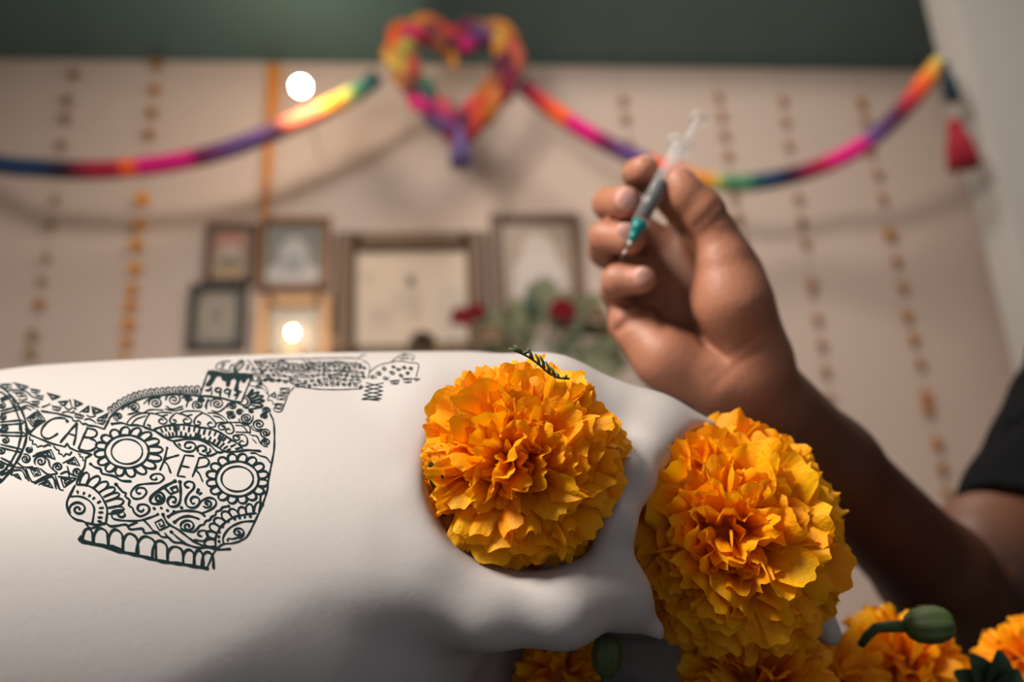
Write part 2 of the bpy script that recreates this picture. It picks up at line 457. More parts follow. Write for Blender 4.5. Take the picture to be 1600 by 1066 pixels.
# ------------------------------------------------------------------ bouquet on the altar
def rosette(c, r, n, mat, parent, name='bloom', seed=0):
    rr = random.Random(seed); v = []; f = []
    for i in range(n):
        th = math.acos(1-(i+.5)/n*1.5); ph = i*2.39996
        d = Vector((math.sin(th)*math.cos(ph), math.sin(th)*math.sin(ph), math.cos(th)))
        t = Z.cross(d); t = t.normalized() if t.length > 1e-4 else Vector((1,0,0))
        e = d.cross(t); w = r*0.55
        k = len(v)
        v += [c+d*r*0.3-t*w*.3, c+d*r*0.3+t*w*.3, c+d*r*0.85+t*w, c+d*r*0.85-t*w, c+d*r*1.02-e*r*.12+t*w*.45, c+d*r*1.02-e*r*.12-t*w*.45]
        f += [(k,k+1,k+2,k+3),(k+3,k+2,k+4,k+5)]
    return mesh_obj(name, v, f, mat, parent, True)
vx, vy = on_wall(850, 575, 0.22).xy
bq = tag(empty('flower_vase', Vector((vx, vy, az))), 'bouquet of red and cream blooms in a pale vase on the altar', 'flowers')
M['vase'] = principled('pale_glazed_vase', (0.45, 0.42, 0.38), 0.3)
MB().lathe((vx, vy, az), Z, [(0, .045), (.01, .05), (.05, .06), (.1, .05), (.13, .035), (.15, .042)], 20).build('vase', M['vase'], bq, True)
vtop = Vector((vx, vy, az+.14))
for k, (px, py, rpx, mt, off) in enumerate([(721, 497, 17, 'rose', .26), (745, 490, 15, 'rose', .2), (878, 488, 21, 'rose', .28),
                                  (768, 528, 19, 'pale_bloom', .3), (927, 500, 24, 'pale_bloom', .2), (955, 520, 22, 'pale_bloom', .16), (660, 540, 22, 'f_carved', .16), (690, 560, 20, 'pale_bloom', .22)]):
    c = on_wall(px, py, off)
    MB().tube([vtop, (vtop+c)/2+Vector((0,0,.03)), c], 0.003, 6).build('stem', M['bouquet'], bq)
    rosette(c, rpx/F_PX*2.25, 26, M[mt], bq, 'bloom', k)
def leaf_blade(a, b, w, mat, parent, name='leaf', curl=0.1):
    a, b = Vector(a), Vector(b); t = (b-a); L = t.length; t.normalize()
    s = t.cross(WN).normalized(); nrm = s.cross(t)
    v = []; f = []; n = 7
    for i in range(n):
        q = i/(n-1); wd = w*math.sin(math.pi*min(1, q*0.92+0.05))**0.7
        c = a + t*L*q + nrm*curl*L*math.sin(q*math.pi)
        v += [c - s*wd + nrm*wd*.3, c, c + s*wd + nrm*wd*.3]
    for i in range(n-1):
        k = i*3; f += [(k,k+1,k+4,k+3),(k+1,k+2,k+5,k+4)]
    return mesh_obj(name, v, f, mat, parent, True)
for k in range(46):
    px = random.uniform(745, 985); py = random.uniform(438, 560) if px < 900 else random.uniform(490, 590)
    if px < 790: py = random.uniform(480, 560)
    c = on_wall(px, py, random.uniform(.1, .3))
    leaf_blade(vtop + (c-vtop)*0.55, c, random.uniform(.018, .034), M['bouquet'] if k % 5 else M['leaf_dark'], bq)
for (px, py) in ((848, 432), (860, 436), (840, 445), (855, 450), (868, 452), (833, 460), (940, 462), (915, 470), (960, 560), (975, 575), (890, 455)):
    c = on_wall(px, py, .2); leaf_blade(vtop + (c-vtop)*0.4, c, .03, M['bouquet'], bq)

# ------------------------------------------------------------------ rainbow rope garland, heart wreath, tassels
RAIN = [(0.02,0.05,0.13), (0.03,0.01,0.02), (0.35,0.01,0.04), (0.75,0.07,0.02), (0.62,0.01,0.22), (0.20,0.01,0.10), (0.09,0.06,0.20), (0.06,0.025,0.07), (0.65,0.13,0.05), (0.70,0.28,0.02), (0.55,0.55,0.08), (0.08,0.22,0.12), (0.01,0.08,0.14)]
M['yarn'] = attr_mat('rainbow_yarn', 'yarn_colour', 0.9, 0.6, 300)
def rope(name, pts, r, colors, parent=None, n=10, twist=True):
    "yarn wrapped rope: tube with ridges; colours given as (fraction, rgb)"
    P = [Vector(p) for p in spline(pts, 0.006)]
    rad = [r*(1+0.07*math.sin(i*1.9)) if twist else r for i in range(len(P))]
    mb = MB().tube(P, rad, n)
    o = mb.build(name, M['yarn'], parent, True)
    fr = [c[0] for c in colors]
    cols = np.zeros((len(mb.v), 3))
    for i in range(len(P)):
        q = i/(len(P)-1)
        c = [np.interp(q, fr, [k[1][j] for k in colors]) for j in range(3)]
        cols[i*n:(i+1)*n] = c
    set_attr(o, 'yarn_colour', cols)
    return o
def tassel(name, top, length, r, col, parent=None, n=22):
    mb = MB()
    mb.lathe(top, -Z, [(0, r*.25), (length*.05, r*.5), (length*.14, r*.55), (length*.2, r*.38), (length*.24, r*.45)], 12)
    for k in range(n):
        a = k*2.39996; q = math.sqrt((k+.5)/n)
        d = WX*math.cos(a) + WN*math.sin(a)
        mb.tube([top - Z*length*.2 + d*r*.35*q, top - Z*length*.5 + d*r*.75*q, top - Z*length*(0.97+.03*math.sin(k*3)) + d*r*q], r*.17, 5)
    o = mb.build(name, M['yarn'], parent, True)
    set_attr(o, 'yarn_colour', np.tile(col, (len(mb.v), 1)))
    return o
GO = 0.30; GC = 0.56
def wl(pts, off=GO): return [on_wall(x, y, off + max(0, (x-1250)/220)*.24) for x, y in pts]
C = dict(green=(0.07,0.24,0.12), navy=(0.01,0.04,0.11), blk=(0.015,0.008,0.02), red=(0.38,0.012,0.04), org=(0.85,0.10,0.02), pink=(0.68,0.006,0.20), wine=(0.16,0.008,0.06), vio=(0.12,0.06,0.22), plum=(0.07,0.02,0.05), coral=(0.70,0.15,0.08), amber=(0.75,0.28,0.03), lime=(0.55,0.50,0.10), teal=(0.015,0.09,0.11))
seg = lambda *a: [(f, C[c]) for f, c in a]
rope_l = rope('rainbow_rope', wl([(-190, 120), (-100, 205), (-20, 252), (60, 263), (150, 266), (250, 257), (340, 238), (420, 209), (500, 175), (560, 142), (588, 122)]), 0.025,
     seg((0,'red'),(.10,'amber'),(.17,'lime'),(.22,'green'),(.262,'green'),(.275,'navy'),(.36,'navy'),(.41,'blk'),(.46,'red'),(.50,'red'),(.505,'org'),(.53,'org'),(.535,'pink'),(.62,'pink'),(.64,'wine'),(.70,'vio'),(.75,'vio'),(.79,'plum'),(.82,'coral'),(.87,'coral'),(.885,'amber'),(.91,'amber'),(.925,'lime'),(.95,'green'),(.98,'teal'),(1,'blk')))
tag(rope_l, 'rainbow yarn rope swagging left of the heart wreath', 'garland', 'rainbow ropes under the teal beam')
rope_r = rope('rainbow_rope', wl([(816, 133), (860, 170), (920, 209), (985, 243), (1060, 272), (1120, 285), (1180, 285), (1250, 271), (1310, 248), (1360, 218), (1410, 172), (1450, 122), (1470, 98)]), 0.025,
     seg((0,'blk'),(.05,'red'),(.10,'org'),(.13,'org'),(.135,'pink'),(.19,'pink'),(.22,'wine'),(.27,'vio'),(.31,'vio'),(.33,'org'),(.40,'org'),(.41,'amber'),(.455,'amber'),(.47,'lime'),(.49,'green'),(.54,'green'),(.55,'teal'),(.60,'navy'),(.63,'blk'),(.66,'wine'),(.71,'red'),(.73,'pink'),(.79,'pink'),(.81,'vio'),(.87,'plum'),(.90,'red'),(.94,'org'),(.97,'amber'),(1,'lime')))
tag(rope_r, 'rainbow yarn rope swagging right of the heart wreath to the corner', 'garland', 'rainbow ropes under the teal beam')
hw = tag(empty('heart_wreath', on_wall(718, 205, GO)), 'heart shaped wreath braided from rainbow yarn with purple tassel', 'wreath')
heart = [(712, 72), (690, 55), (655, 45), (630, 58), (622, 82), (640, 120), (668, 160), (700, 192), (716, 205), (735, 190), (765, 155), (788, 120), (795, 88), (785, 62), (755, 50), (730, 58)]
hp = [np.array(on_wall(x, y, GO)) for x, y in heart]
hs = spline(hp, 0.006, True)
for k in range(3):
    pts = []
    for i, p in enumerate(hs):
        a = i*0.16 + k*2*math.pi/3
        t = Vector(hs[(i+1) % (len(hs)-1)]) - Vector(hs[i-1]); t.normalize()
        s = t.cross(WN).normalized()
        pts.append(Vector(p) + s*0.024*math.cos(a) + WN*0.014*math.sin(2*a))
    order = [['red','org','pink','amber','lime','green','navy','vio','pink','org','red','wine','amber','lime','wine','red'],
             ['amber','wine','amber','org','coral','red','pink','vio','wine','amber','coral','plum','red','amber','navy','pink'],
             ['plum','red','amber','lime','amber','plum','coral','pink','red','org','amber','wine','coral','red','vio','wine']][k]
    rope('braid_strand', pts[::2], 0.024, [(j/15, tuple(x*.62 for x in C[c])) for j, c in enumerate(order)], hw, 8)
tassel('tassel', on_wall(718, 200, GO+.02), 0.12, 0.03, (0.13, 0.09, 0.24), hw)
tassel('tassel', on_wall(637, 112, GO-.02), 0.07, 0.02, (0.42, 0.02, 0.03), hw)
MB().tube([on_wall(708, 82, GO), on_wall(708, 110, GO)], 0.009, 6).build('hanging_loop', principled('orange_yarn', (0.55, 0.2, 0.02), 0.9), hw)
tg = tag(empty('corner_tassel', on_wall(1476, 100, GC)), 'navy and crimson tassel hanging where rope meets the corner', 'tassel')
tassel('tassel', on_wall(1474, 96, GC), 0.125, 0.02, (0.01, 0.03, 0.05), tg)
MB().tube([on_wall(1478, 150, GC), on_wall(1488, 195, GC)], 0.003, 6).build('cord', M['socket'], tg)
tassel('tassel', on_wall(1490, 188, GC), 0.14, 0.037, (0.30, 0.01, 0.025), tg)

# ------------------------------------------------------------------ strings of little blossoms on the wall
def blossom_mesh(name, r, seed):
    rr = random.Random(seed); v = []; f = []
    n = 16
    for i in range(n):
        ph = i*2.39996; th = 0.15 + 1.25*(i/n)
        d = Vector((math.sin(th)*math.cos(ph), math.sin(th)*math.sin(ph), math.cos(th)))
        t = Vector((-math.sin(ph), math.cos(ph), 0)); e = d.cross(t)
        k = len(v); w = r*.42
        v += [d*r*.1-t*w*.2, d*r*.1+t*w*.2, d*r*.75+t*w, d*r*.75-t*w, d*r+t*w*.5-e*r*.1, d*r-t*w*.5-e*r*.1]
        f += [(k,k+1,k+2,k+3),(k+3,k+2,k+4,k+5)]
    me = bpy.data.meshes.new(name); me.from_pydata([tuple(p) for p in v], [], f); me.update()
    return me
bl_cols = {'bright': (1.0, 0.45, 0.01), 'rust': (0.66, 0.29, 0.05), 'faded': (0.66, 0.39, 0.25), 'olive': (0.58, 0.42, 0.20), 'brown': (0.46, 0.27, 0.16)}
bl_mesh = {}
for k, c in bl_cols.items():
    bl_mesh[k] = blossom_mesh('blossom', 0.019, len(k)); bl_mesh[k].materials.append(noisy('blossom_'+k, c, tuple(x*.75 for x in c), 80, 0.8))
thread = principled('thread', (0.42, 0.36, 0.3), 0.9)
def blossom_string(label, pts, default, thick=0.0007):
    "pts: (px, py[, tone[, size]])"
    off = 0.012
    top = on_wall(pts[0][0], pts[0][1], off); bot = on_wall(pts[-1][0], pts[-1][1], off)
    root = tag(empty('blossom_string', top), label, 'garland', 'strings of blossoms hanging on the wall')
    MB().tube([Vector((top.x, top.y, z_soffit)), top] + [on_wall(p[0], p[1], off) for p in pts[1:]], thick, 5).build('thread', thread, root)
    for p in pts:
        tone = p[2] if len(p) > 2 else default; s = p[3] if len(p) > 3 else 1.0
        o = bpy.data.objects.new('blossom', bl_mesh[tone]); COL.objects.link(o)
        o.rotation_euler = (WN.to_track_quat('Z', 'Y') @ Vector((0,0,1)).rotation_difference(Vector((random.uniform(-.3,.3), random.uniform(-.3,.3), 1)))).to_euler()
        o.scale = (s,)*3; o.location = on_wall(p[0], p[1], off)
        attach(o, root)
blossom_string('faded brown blossom string nearest the left edge', [(115,118,'brown'),(106,158,'brown'),(102,186,'brown'),(96,228,'brown',.9),(88,312,'olive',.8),(80,352,'olive'),(72,402,'olive',.8),(65,440,'olive',.8),(61,476,'rust',.9),(52,524,'olive'),(47,552,'olive')], 'olive')
blossom_string('bright orange blossom string crossing the left rope', [(246,102,'rust',1.1),(242,141,'rust'),(239,177,'rust'),(234,210,'rust',1.05),(222,312,'bright',1.2),(219,353,'bright',1.1),(214,384,'bright',1.15),(211,420,'bright',1.05),(208,452,'bright'),(205,478,'bright',1.05),(202,507,'bright',1.1),(199,536,'bright'),(196,566,'bright')], 'bright')
blossom_string('short faded blossom string right above the raised hand', [(973,158),(977,186),(983,222,'faded',.8)], 'faded')
blossom_string('faded blossom string just right of the clear syringe', [(1122,152),(1127,181),(1132,211),(1137,243),(1146,308),(1153,340),(1160,372,'faded',.8)], 'faded')
blossom_string('faded blossom string midway between syringe and rust one', [(1223,158),(1226,190),(1231,228),(1246,311),(1251,346),(1257,379),(1267,443,'faded',1.05),(1268,456,'faded',.8),(1276,499),(1282,539),(1288,580),(1295,622,'faded',.9)], 'faded')
blossom_string('rust orange blossom string nearest the right corner', [(1344,162,'rust',1.1),(1350,187,'faded'),(1358,236),(1370,272,'faded'),(1377,311,'rust',.9),(1389,367,'rust',1.2),(1399,409,'rust',.95),(1408,450,'rust'),(1416,495),(1426,530),(1435,569,'rust',.95),(1446,620,'rust',1.05),(1448,640,'rust',1.05),(1463,693),(1470,732),(1478,770,'rust',.9)], 'rust')
rb = tag(empty('orange_ribbon', on_wall(424, 105, 0.02)), 'thin orange ribbon strip hanging beside the bulb', 'ribbon')
mo = noisy('orange_ribbon', (0.66, 0.25, 0.04), (0.58, 0.2, 0.03), 30, 0.7)
def strip(pts, w, off, name):
    v = []; f = []
    for i, (x, y) in enumerate(pts):
        p = on_wall(x, y, off + 0.004*math.sin(i)); ww = w[i]/F_PX*2.45
        v += [p-WX*ww, p+WX*ww, p-WX*ww+WN*.0015, p+WX*ww+WN*.0015]
    for i in range(len(pts)-1):
        k = i*4; f += [(k,k+4,k+5,k+1),(k+2,k+3,k+7,k+6),(k,k+2,k+6,k+4),(k+1,k+5,k+7,k+3)]
    return mesh_obj(name, v, f, mo, rb, False)
strip([(428,100),(427,140),(424,180),(423,200)], [11,11,9,3], 0.02, 'ribbon_wide')
strip([(423,190),(419,240),(416,290),(413,340)], [5,6,5,4], 0.03, 'ribbon_tail')


# ================================================================== THE TABLE IN FRONT
TZ = CAM.z - 0.112
t = tag(empty('front_table', (0.05, 0.42, 0)), 'table under a black cloth carrying the white skull', 'table')
TX0, TX1, TY0, TY1 = -0.55, 0.30, 0.17, 0.68
MB().box(Vector((TX0, TY0, TZ-0.03)), Vector((TX1-TX0,0,0)), Vector((0,TY1-TY0,0)), Z*0.03).build('table_top', M['cloth'], t)
for xx in (TX0+.03, TX1-.08):
    for yy in (TY0+.03, TY1-.08):
        MB().box(Vector((xx, yy, 0)), Vector((.05,0,0)), Vector((0,.05,0)), Z*(TZ-0.03)).build('leg', M['wood'], t)

# ================================================================== THE WHITE SKULL
c_ = uvd
def skull_sdf(P):
    cr = ell(P, (-20, 119, 388), (620, 114, 133))
    cr = smax(cr, -(P[:, 0] + 335), 110)              # rounded back of the head
    cr = smax(cr, P[:, 0] - 12 - 0.25*(P[:, 2]-330), 50)
    face = ell(P, c_(1000, 830, 405), (66, 52, 52))
    face = smin(face, ell(P, c_(1060, 1045, 425), (62, 34, 34)), 12)
    d = smin(cr, face, 25)
    brow = chain(P, [c_(690, 662, 340), c_(860, 648, 348), c_(1010, 698, 348), c_(1172, 762, 354)], [24, 25, 23, 20], 6)
    d = smin(d, brow, 22)
    cheek = chain(P, [c_(655, 800, 292), c_(690, 880, 284), c_(770, 945, 279), c_(880, 948, 278), c_(970, 925, 288)], [10, 12, 13, 12.5, 9], 10)
    far = chain(P, [c_(1150, 748, 352), c_(1225, 850, 366), c_(1265, 940, 362), c_(1295, 990, 356)], [14, 10, 8, 6], 6)
    # sunken temple
    ua, va, _d = c_(572, 862, 275); du = P[:, 0]-ua; dv = P[:, 1]-va
    sst = lambda x: np.clip(x, 0, 1)**2*(3-2*np.clip(x, 0, 1))
    eL = (du*43+dv*66)/79; eR = (-du*23+dv*40)/46
    d = d + np.where(P[:, 2] < 345, 0.27*0.5*(eL+np.sqrt(eL*eL+25))*sst((eR+3)/26)*sst((345-P[:, 2])/30), 0)
    d = smin(d, cheek, 12)
    d = smin(d, far, 8)
    # opening below the cheek
    d = smax(d, -ell(P, c_(925, 1118, 300), (47, 33, 80)), 5)
    d = smax(d, -ell(P, c_(890, 1185, 370), (52, 45, 50)), 8)
    # eye sockets
    d = smax(d, -ell(P, c_(820, 725, 284), (36.2, 38.0, 54)), 4)
    d = smax(d, -ell(P, c_(1130, 842, 330), (44.5, 46, 50)), 4)
    # small dimple beside the rim of the near socket
    bridge = chain(P, [c_(1015, 690, 336), c_(990, 750, 306), c_(962, 820, 290), c_(950, 900, 290), c_(975, 945, 293), c_(1030, 988, 296)],
                   [10, 7.5, 6.5, 7, 8, 3.2], 6)
    d = smin(d, bridge, 12)
    return d
skull, SV, SQ = sdf_obj('painted_skull', skull_sdf, (-350, -5, 235), (185, 250, 535), 2.0, M['skull'], relax=3)
tag(skull, 'big white skull with black ink drawings and marigolds in its eye sockets', 'skull')
SBVH = BVHTree.FromPolygons([Vector(v) for v in to_world(SV)], [tuple(q) for q in SQ])

# ------------------------------------------------------------------ ink drawings on the skull
INK = {}
def _motif(m):
    return INK.setdefault(m, ([], []))
def _hit(x, y):
    r = ray(x, y).normalized()
    loc, nrm, idx, dist = SBVH.ray_cast(CAM, r, 1.2)
    if loc is None: return None
    if nrm.dot(r) > 0: nrm = -nrm
    return loc + nrm*0.00022
ZM = {'A': (0, 540, 2.96), 'B': (300, 530, 4.0), 'L': (100, 640, 4.4444), 'R': (230, 640, 4.1), 'S': (0, 580, 5.33), 'T': (140, 560, 5.714), 'P': (0, 0, 1.0)}
zoom = 'P'
def zp(x, y):
    ox, oy, s = ZM[zoom]; return (ox + x/s, oy + y/s)
def raw_ink(m, pts, w):
    "pts already in photo pixels"
    w = w*(.85 if m == 'drawn_back_band' else 1.0 if m == 'drawn_forehead' else 1.12)
    V, F = _motif(m)
    pts = [np.array(p) for p in pts]; prev = None
    for i, p in enumerate(pts):
        t = pts[min(i+1, len(pts)-1)] - pts[max(i-1, 0)]
        L = np.linalg.norm(t)
        if L < 1e-6: continue
        t = t/L; s = np.array([-t[1], t[0]])
        ww = w*0.5*(1+0.18*math.sin(i*0.55+pts[0][0]))
        if i == 0 or i == len(pts)-1: ww *= 0.6
        a = _hit(*(p+s*ww)); b = _hit(*(p-s*ww))
        if a is None or b is None or (prev and (a-V[prev[0]]).length > 0.012):
            prev = None if (a is None or b is None) else prev
            if prev is None: continue
            prev = None
        k = len(V); V += [a, b]
        if prev: F.append((prev[0], k, k+1, prev[1]))
        prev = (k, k+1)
def dot(m, x, y, r):
    x, y = zp(x, y); V, F = _motif(m); c = _hit(x, y)
    if c is None: return
    k = len(V); V.append(c); n = 9
    for i in range(n):
        h = _hit(x+r*math.cos(2*math.pi*i/n), y+r*.9*math.sin(2*math.pi*i/n))
        if h is None: h = c
        V.append(h)
    F.extend([(k, k+1+i, k+1+(i+1) % n) for i in range(n)])
def ink(m, s, w=2.4, sharp=False, closed=False, d=0):
    pts = [tuple(map(float, q.split(','))) for q in s.split()] if isinstance(s, str) else s
    pp = [np.array(zp(*p)) for p in pts]
    if sharp:
        if closed: pp.append(pp[0])
        out = []
        for a, b in zip(pp[:-1], pp[1:]):
            n = max(1, int(np.linalg.norm(b-a)/3))
            out += [a+(b-a)*i/n for i in range(n)]
        out.append(pp[-1])
    else:
        out = spline(pp, 2.0, closed)
    raw_ink(m, out, w)
    if d: dot(m, *pts[0], d)
def spiral(m, cx, cy, r, turns=1.7, a0=0.0, cw=1, sy=0.85, w=2.4, rin=0.12):
    pts = []; n = int(turns*14)
    for i in range(n+1):
        q = i/n; rr = r*(rin + (1-rin)*(1-q)); a = a0 + cw*q*turns*2*math.pi
        pts.append((cx+rr*math.cos(a), cy+rr*sy*math.sin(a)))
    ink(m, pts, w); rp = r/ZM[zoom][2]
    if rp > 5.5: dot(m, *pts[-1], min(w*0.7, rp*.16))
def ellipse(m, cx, cy, rx, ry, w=2.4, n=26, a0=0, a1=2*math.pi):
    ink(m, [(cx+rx*math.cos(a0+(a1-a0)*i/n), cy+ry*math.sin(a0+(a1-a0)*i/n)) for i in range(n+1)], w)
def greek(m, corners, loops=2.4, w=2.0):
    sc = ZM[zoom][2]; ext = min(np.ptp([p[0] for p in corners]), np.ptp([p[1] for p in corners]))/sc
    loops = min(loops, 1.1 + ext/11.0); w = min(w, 0.95 + ext*.05)
    c = np.mean(corners, 0); n = len(corners); pts = []
    N = int(loops*n)
    for i in range(N+1):
        q = 1 - (0.92 if ext > 15 else 0.74)*i/N
        pts.append(tuple(c + (np.array(corners[i % n], float)-c)*q))
    ink(m, pts, w, sharp=True)
def petals(m, ring, tips, w=2.6, width=0.5):
    "ring: points on the ring between petals (n+1), tips: outer points (n)"
    for i, tp in enumerate(tips):
        a, b = np.array(ring[i]), np.array(ring[i+1]); tp = np.array(tp, float)
        mid = (a+b)/2; o = tp-mid; s = (b-a)*width
        ink(m, [tuple(a), tuple(mid+o*.6-s*1.05), tuple(mid+o*.92-s*.55), tuple(tp), tuple(mid+o*.92+s*.55), tuple(mid+o*.6+s*1.05), tuple(b)], w)
def daisy(m, cx, cy, ri, rr, ro, n, rot=0.0, ocx=0, ocy=0):
    ellipse(m, cx, cy, *ri, 2.2); ellipse(m, cx, cy, *rr, 3.0)
    ring = [(cx+rr[0]*math.cos(rot+2*math.pi*i/n), cy+rr[1]*math.sin(rot+2*math.pi*i/n)) for i in range(n+1)]
    tips = [(cx+ocx+ro[0]*math.cos(rot+2*math.pi*(i+.5)/n), cy+ocy+ro[1]*math.sin(rot+2*math.pi*(i+.5)/n)) for i in range(n)]
    petals(m, ring, tips, 3.0)
def fill(m, pts):
    "scan-line filled shape"
    V, F = _motif(m); P = [zp(*p) for p in pts]
    y0, y1 = min(p[1] for p in P), max(p[1] for p in P); st = 0.8; y = y0+0.2
    while y < y1:
        xs = []
        for (xa, ya), (xb, yb) in zip(P, P[1:]+P[:1]):
            if (ya <= y) != (yb <= y): xs.append(xa+(y-ya)/(yb-ya)*(xb-xa))
        xs.sort()
        for a, b in zip(xs[::2], xs[1::2]):
            n = max(1, int((b-a)/6)); pr = None
            for i in range(n+1):
                x = a+(b-a)*i/n; h0 = _hit(x, y-st*.55); h1 = _hit(x, y+st*.55)
                if h0 is None or h1 is None: pr = None; continue
                k = len(V); V += [h0, h1]
                if pr is not None: F.append((pr, k, k+1, pr+1))
                pr = k
        y += st

# -- left half of the drawn face
zoom = 'L'; m = 'drawn_flower_eye'
daisy(m, 437, 294, (108, 86), (152, 114), (238, 174), 16, 0.1, 12, 2)
zoom = 'R'; m = 'drawn_flower_eye_b'
daisy(m, 577, 446, (102, 80), (137, 112), (200, 162), 16, 0.0, 0, -2)
zoom = 'L'; m = 'drawn_face'
ink(m, '185,380 215,402 255,415 265,445 350,465 400,495 470,500', 3, d=2.6)
ink(m, '335,102 400,95 450,110 520,112 600,140 660,165 720,208 760,220', 2.6, d=2.6)
ink(m, '620,490 600,475 620,452 670,450 694,478 660,510 600,515 520,525 475,560 465,595 490,620 540,615 572,580 560,550 520,545 500,565 515,585 535,580', 2.4)
ink(m, '620,490 645,485 640,470', 2.2)
ink(m, '80,522 160,528 225,565 275,630 300,700 290,795', 2.6)
ink(m, '42,605 110,605 170,630 208,680 205,740 195,800', 2.4)
ink(m, '78,525 50,580 22,640 25,690 45,735 85,765 130,775 150,785 220,800 288,795', 2.8)
spiral(m, 100, 693, 66, 1.6, 2.6, 1, .85, 3)
ring = [(105,525),(150,535),(200,552),(240,580),(272,610),(290,640),(302,685),(305,725)]
petals(m, ring, [(160,438),(240,465),(302,505),(352,545),(385,585),(415,635),(418,690)], 2.6, .55)
for (x, y, dx, dy) in ((95,570,0,16),(140,580,-8,14),(180,597,-10,12),(210,615,-14,10),(250,640,-20,12),(268,683,-26,4),(265,715,-26,2),(260,750,-26,2),(255,778,-22,0)):
    ink(m, [(x,y),(x+dx,y+dy)], 3.2, d=2.0)
ink(m, '362,522 395,560 410,575 432,580 425,605 455,630 450,668 475,682 488,715 530,742 585,715 590,680 560,660 520,665 512,695 540,710 556,690', 2.8, d=3.2)
ink(m, '415,695 340,708 332,735 345,760 420,772 520,772 600,750 652,730', 2.4); dot(m, 652, 728, 2.2)
ink(m, '415,715 425,735 400,748 375,735 385,712 405,710', 2.8)
greek(m, [(685,735),(735,812),(660,852),(610,782)], 2.2, 3.4)
ink(m, '688,730 720,790 800,840 900,915 1000,960', 3, d=3)
ink(m, '560,775 590,805 620,840 660,855', 2.4, d=2.2); ink(m, '505,785 440,812', 2.4, d=1.8)
ink(m, '150,790 190,825 280,790 330,812 430,800 460,832 545,828 560,858 640,855 680,885 722,888 765,922 820,925 860,940 930,960 1000,958 1075,972 1160,968', 3)
for (x0, x1, tp, b) in ((130,203,830,925),(205,308,828,940),(306,414,838,972),(404,517,866,995),(502,642,886,1022),(612,722,915,1042),(716,830,955,1052),(826,906,975,1062),(902,968,980,1085),(956,1040,992,1095)):
    w_ = x1-x0
    ink(m, [(x0, b), (x0+w_*.06, tp+(b-tp)*.4), (x0+w_*.28, tp+4), (x0+w_*.6, tp), (x0+w_*.93, tp+(b-tp)*.3), (x1-w_*.02, b+14)], 3.2)
ink(m, '100,905 190,930 270,945 350,975 400,988 470,1003 550,1022 620,1040 700,1058 780,1068 830,1075 900,1088 960,1098 1005,1105', 4.4)
fill(m, [(95,900),(120,870),(135,900),(190,922),(270,938),(340,940),(400,965),(420,985),(380,998),(345,985),(270,958),(180,940),(120,930)])
# -- right half
zoom = 'R'
spiral(m, 75, 565, 42, 1.5, -2.4, 1, .9, 3.8)
ink(m, '178,460 120,490 60,528 22,568 25,598 60,606 100,592 114,560', 3.6, d=3.2)
ink(m, '120,512 150,542 197,525 188,493 150,507 168,528', 3, sharp=True, d=2.4)
ink(m, '210,465 214,520 212,580 195,615 150,622 130,590 150,560 182,568 178,595 160,592', 3.2, d=3.2)
ink(m, '270,500 250,498 240,478 262,462 296,472 298,505 262,545 245,585 258,620 300,630 332,605 330,570 298,560 278,580 290,605 306,598', 2.8)
ink(m, '332,608 350,585 395,566 436,580 438,615 400,645 345,668', 2.6)
spiral(m, 385, 603, 34, 1.3, 2.5, -1, .85, 2.8)
ink(m, [(328,515),(318,540)], 4, d=2.6); ink(m, [(352,532),(330,548)], 2.6)
for x, y, r in ((45,635,2.6),(90,632,2.3),(130,648,2.6),(172,655,2.6),(220,630,2.8)): dot(m, x, y, r)
ink(m, '135,687 175,662 235,650 300,652 345,664 372,686', 3, d=2.8)
ink(m, '175,722 215,694 270,684 335,702', 3, d=3)
spiral(m, 262, 748, 50, 1.6, 3.0, 1, .85, 2.8)
ink(m, '522,620 482,628 470,645 442,655 438,675 412,688 400,708 375,715 362,738 340,742 320,765 292,785 240,775 212,760', 2.6, d=2.6)
ink(m, '300,835 360,842 388,815 375,778 335,780 326,805 352,812', 2.6)
ink(m, '155,785 200,825 250,857', 2.4, d=3)
ink(m, '115,795 150,835 185,850', 2.2, d=1.5)
ink(m, '440,890 438,820 475,748 545,695 620,675 702,664', 2.6)
ink(m, '488,862 488,815 530,758 605,722 690,715', 2.4)
spiral(m, 582, 788, 44, 1.5, 1.5, -1, .85, 2.6)
ink(m, '515,838 520,825 545,830 590,815 622,785', 2.2, d=2)
ring = [(440,875),(437,830),(448,795),(470,755),(505,722),(548,696),(592,682),(636,672),(680,667),(715,660)]
petals(m, ring, [(365,858),(378,790),(400,740),(432,700),(485,655),(535,637),(600,625),(652,605),(712,592)], 2.6, .5)
for (x, y) in ((460,845),(458,815),(462,785),(482,750),(520,718),(560,702),(592,695),(625,690),(660,686)):
    ink(m, [(x-4,y+8),(x+5,y-8)], 3.6)
ink(m, '785,25 806,70 814,130 813,250 798,340 778,440 768,520 735,618 702,690 645,805 600,840 545,857 490,862 450,888 420,930 405,965 380,1020', 2.2)
ink(m, '762,530 730,545 725,590 738,615', 3); dot(m, 738, 612, 2.6)
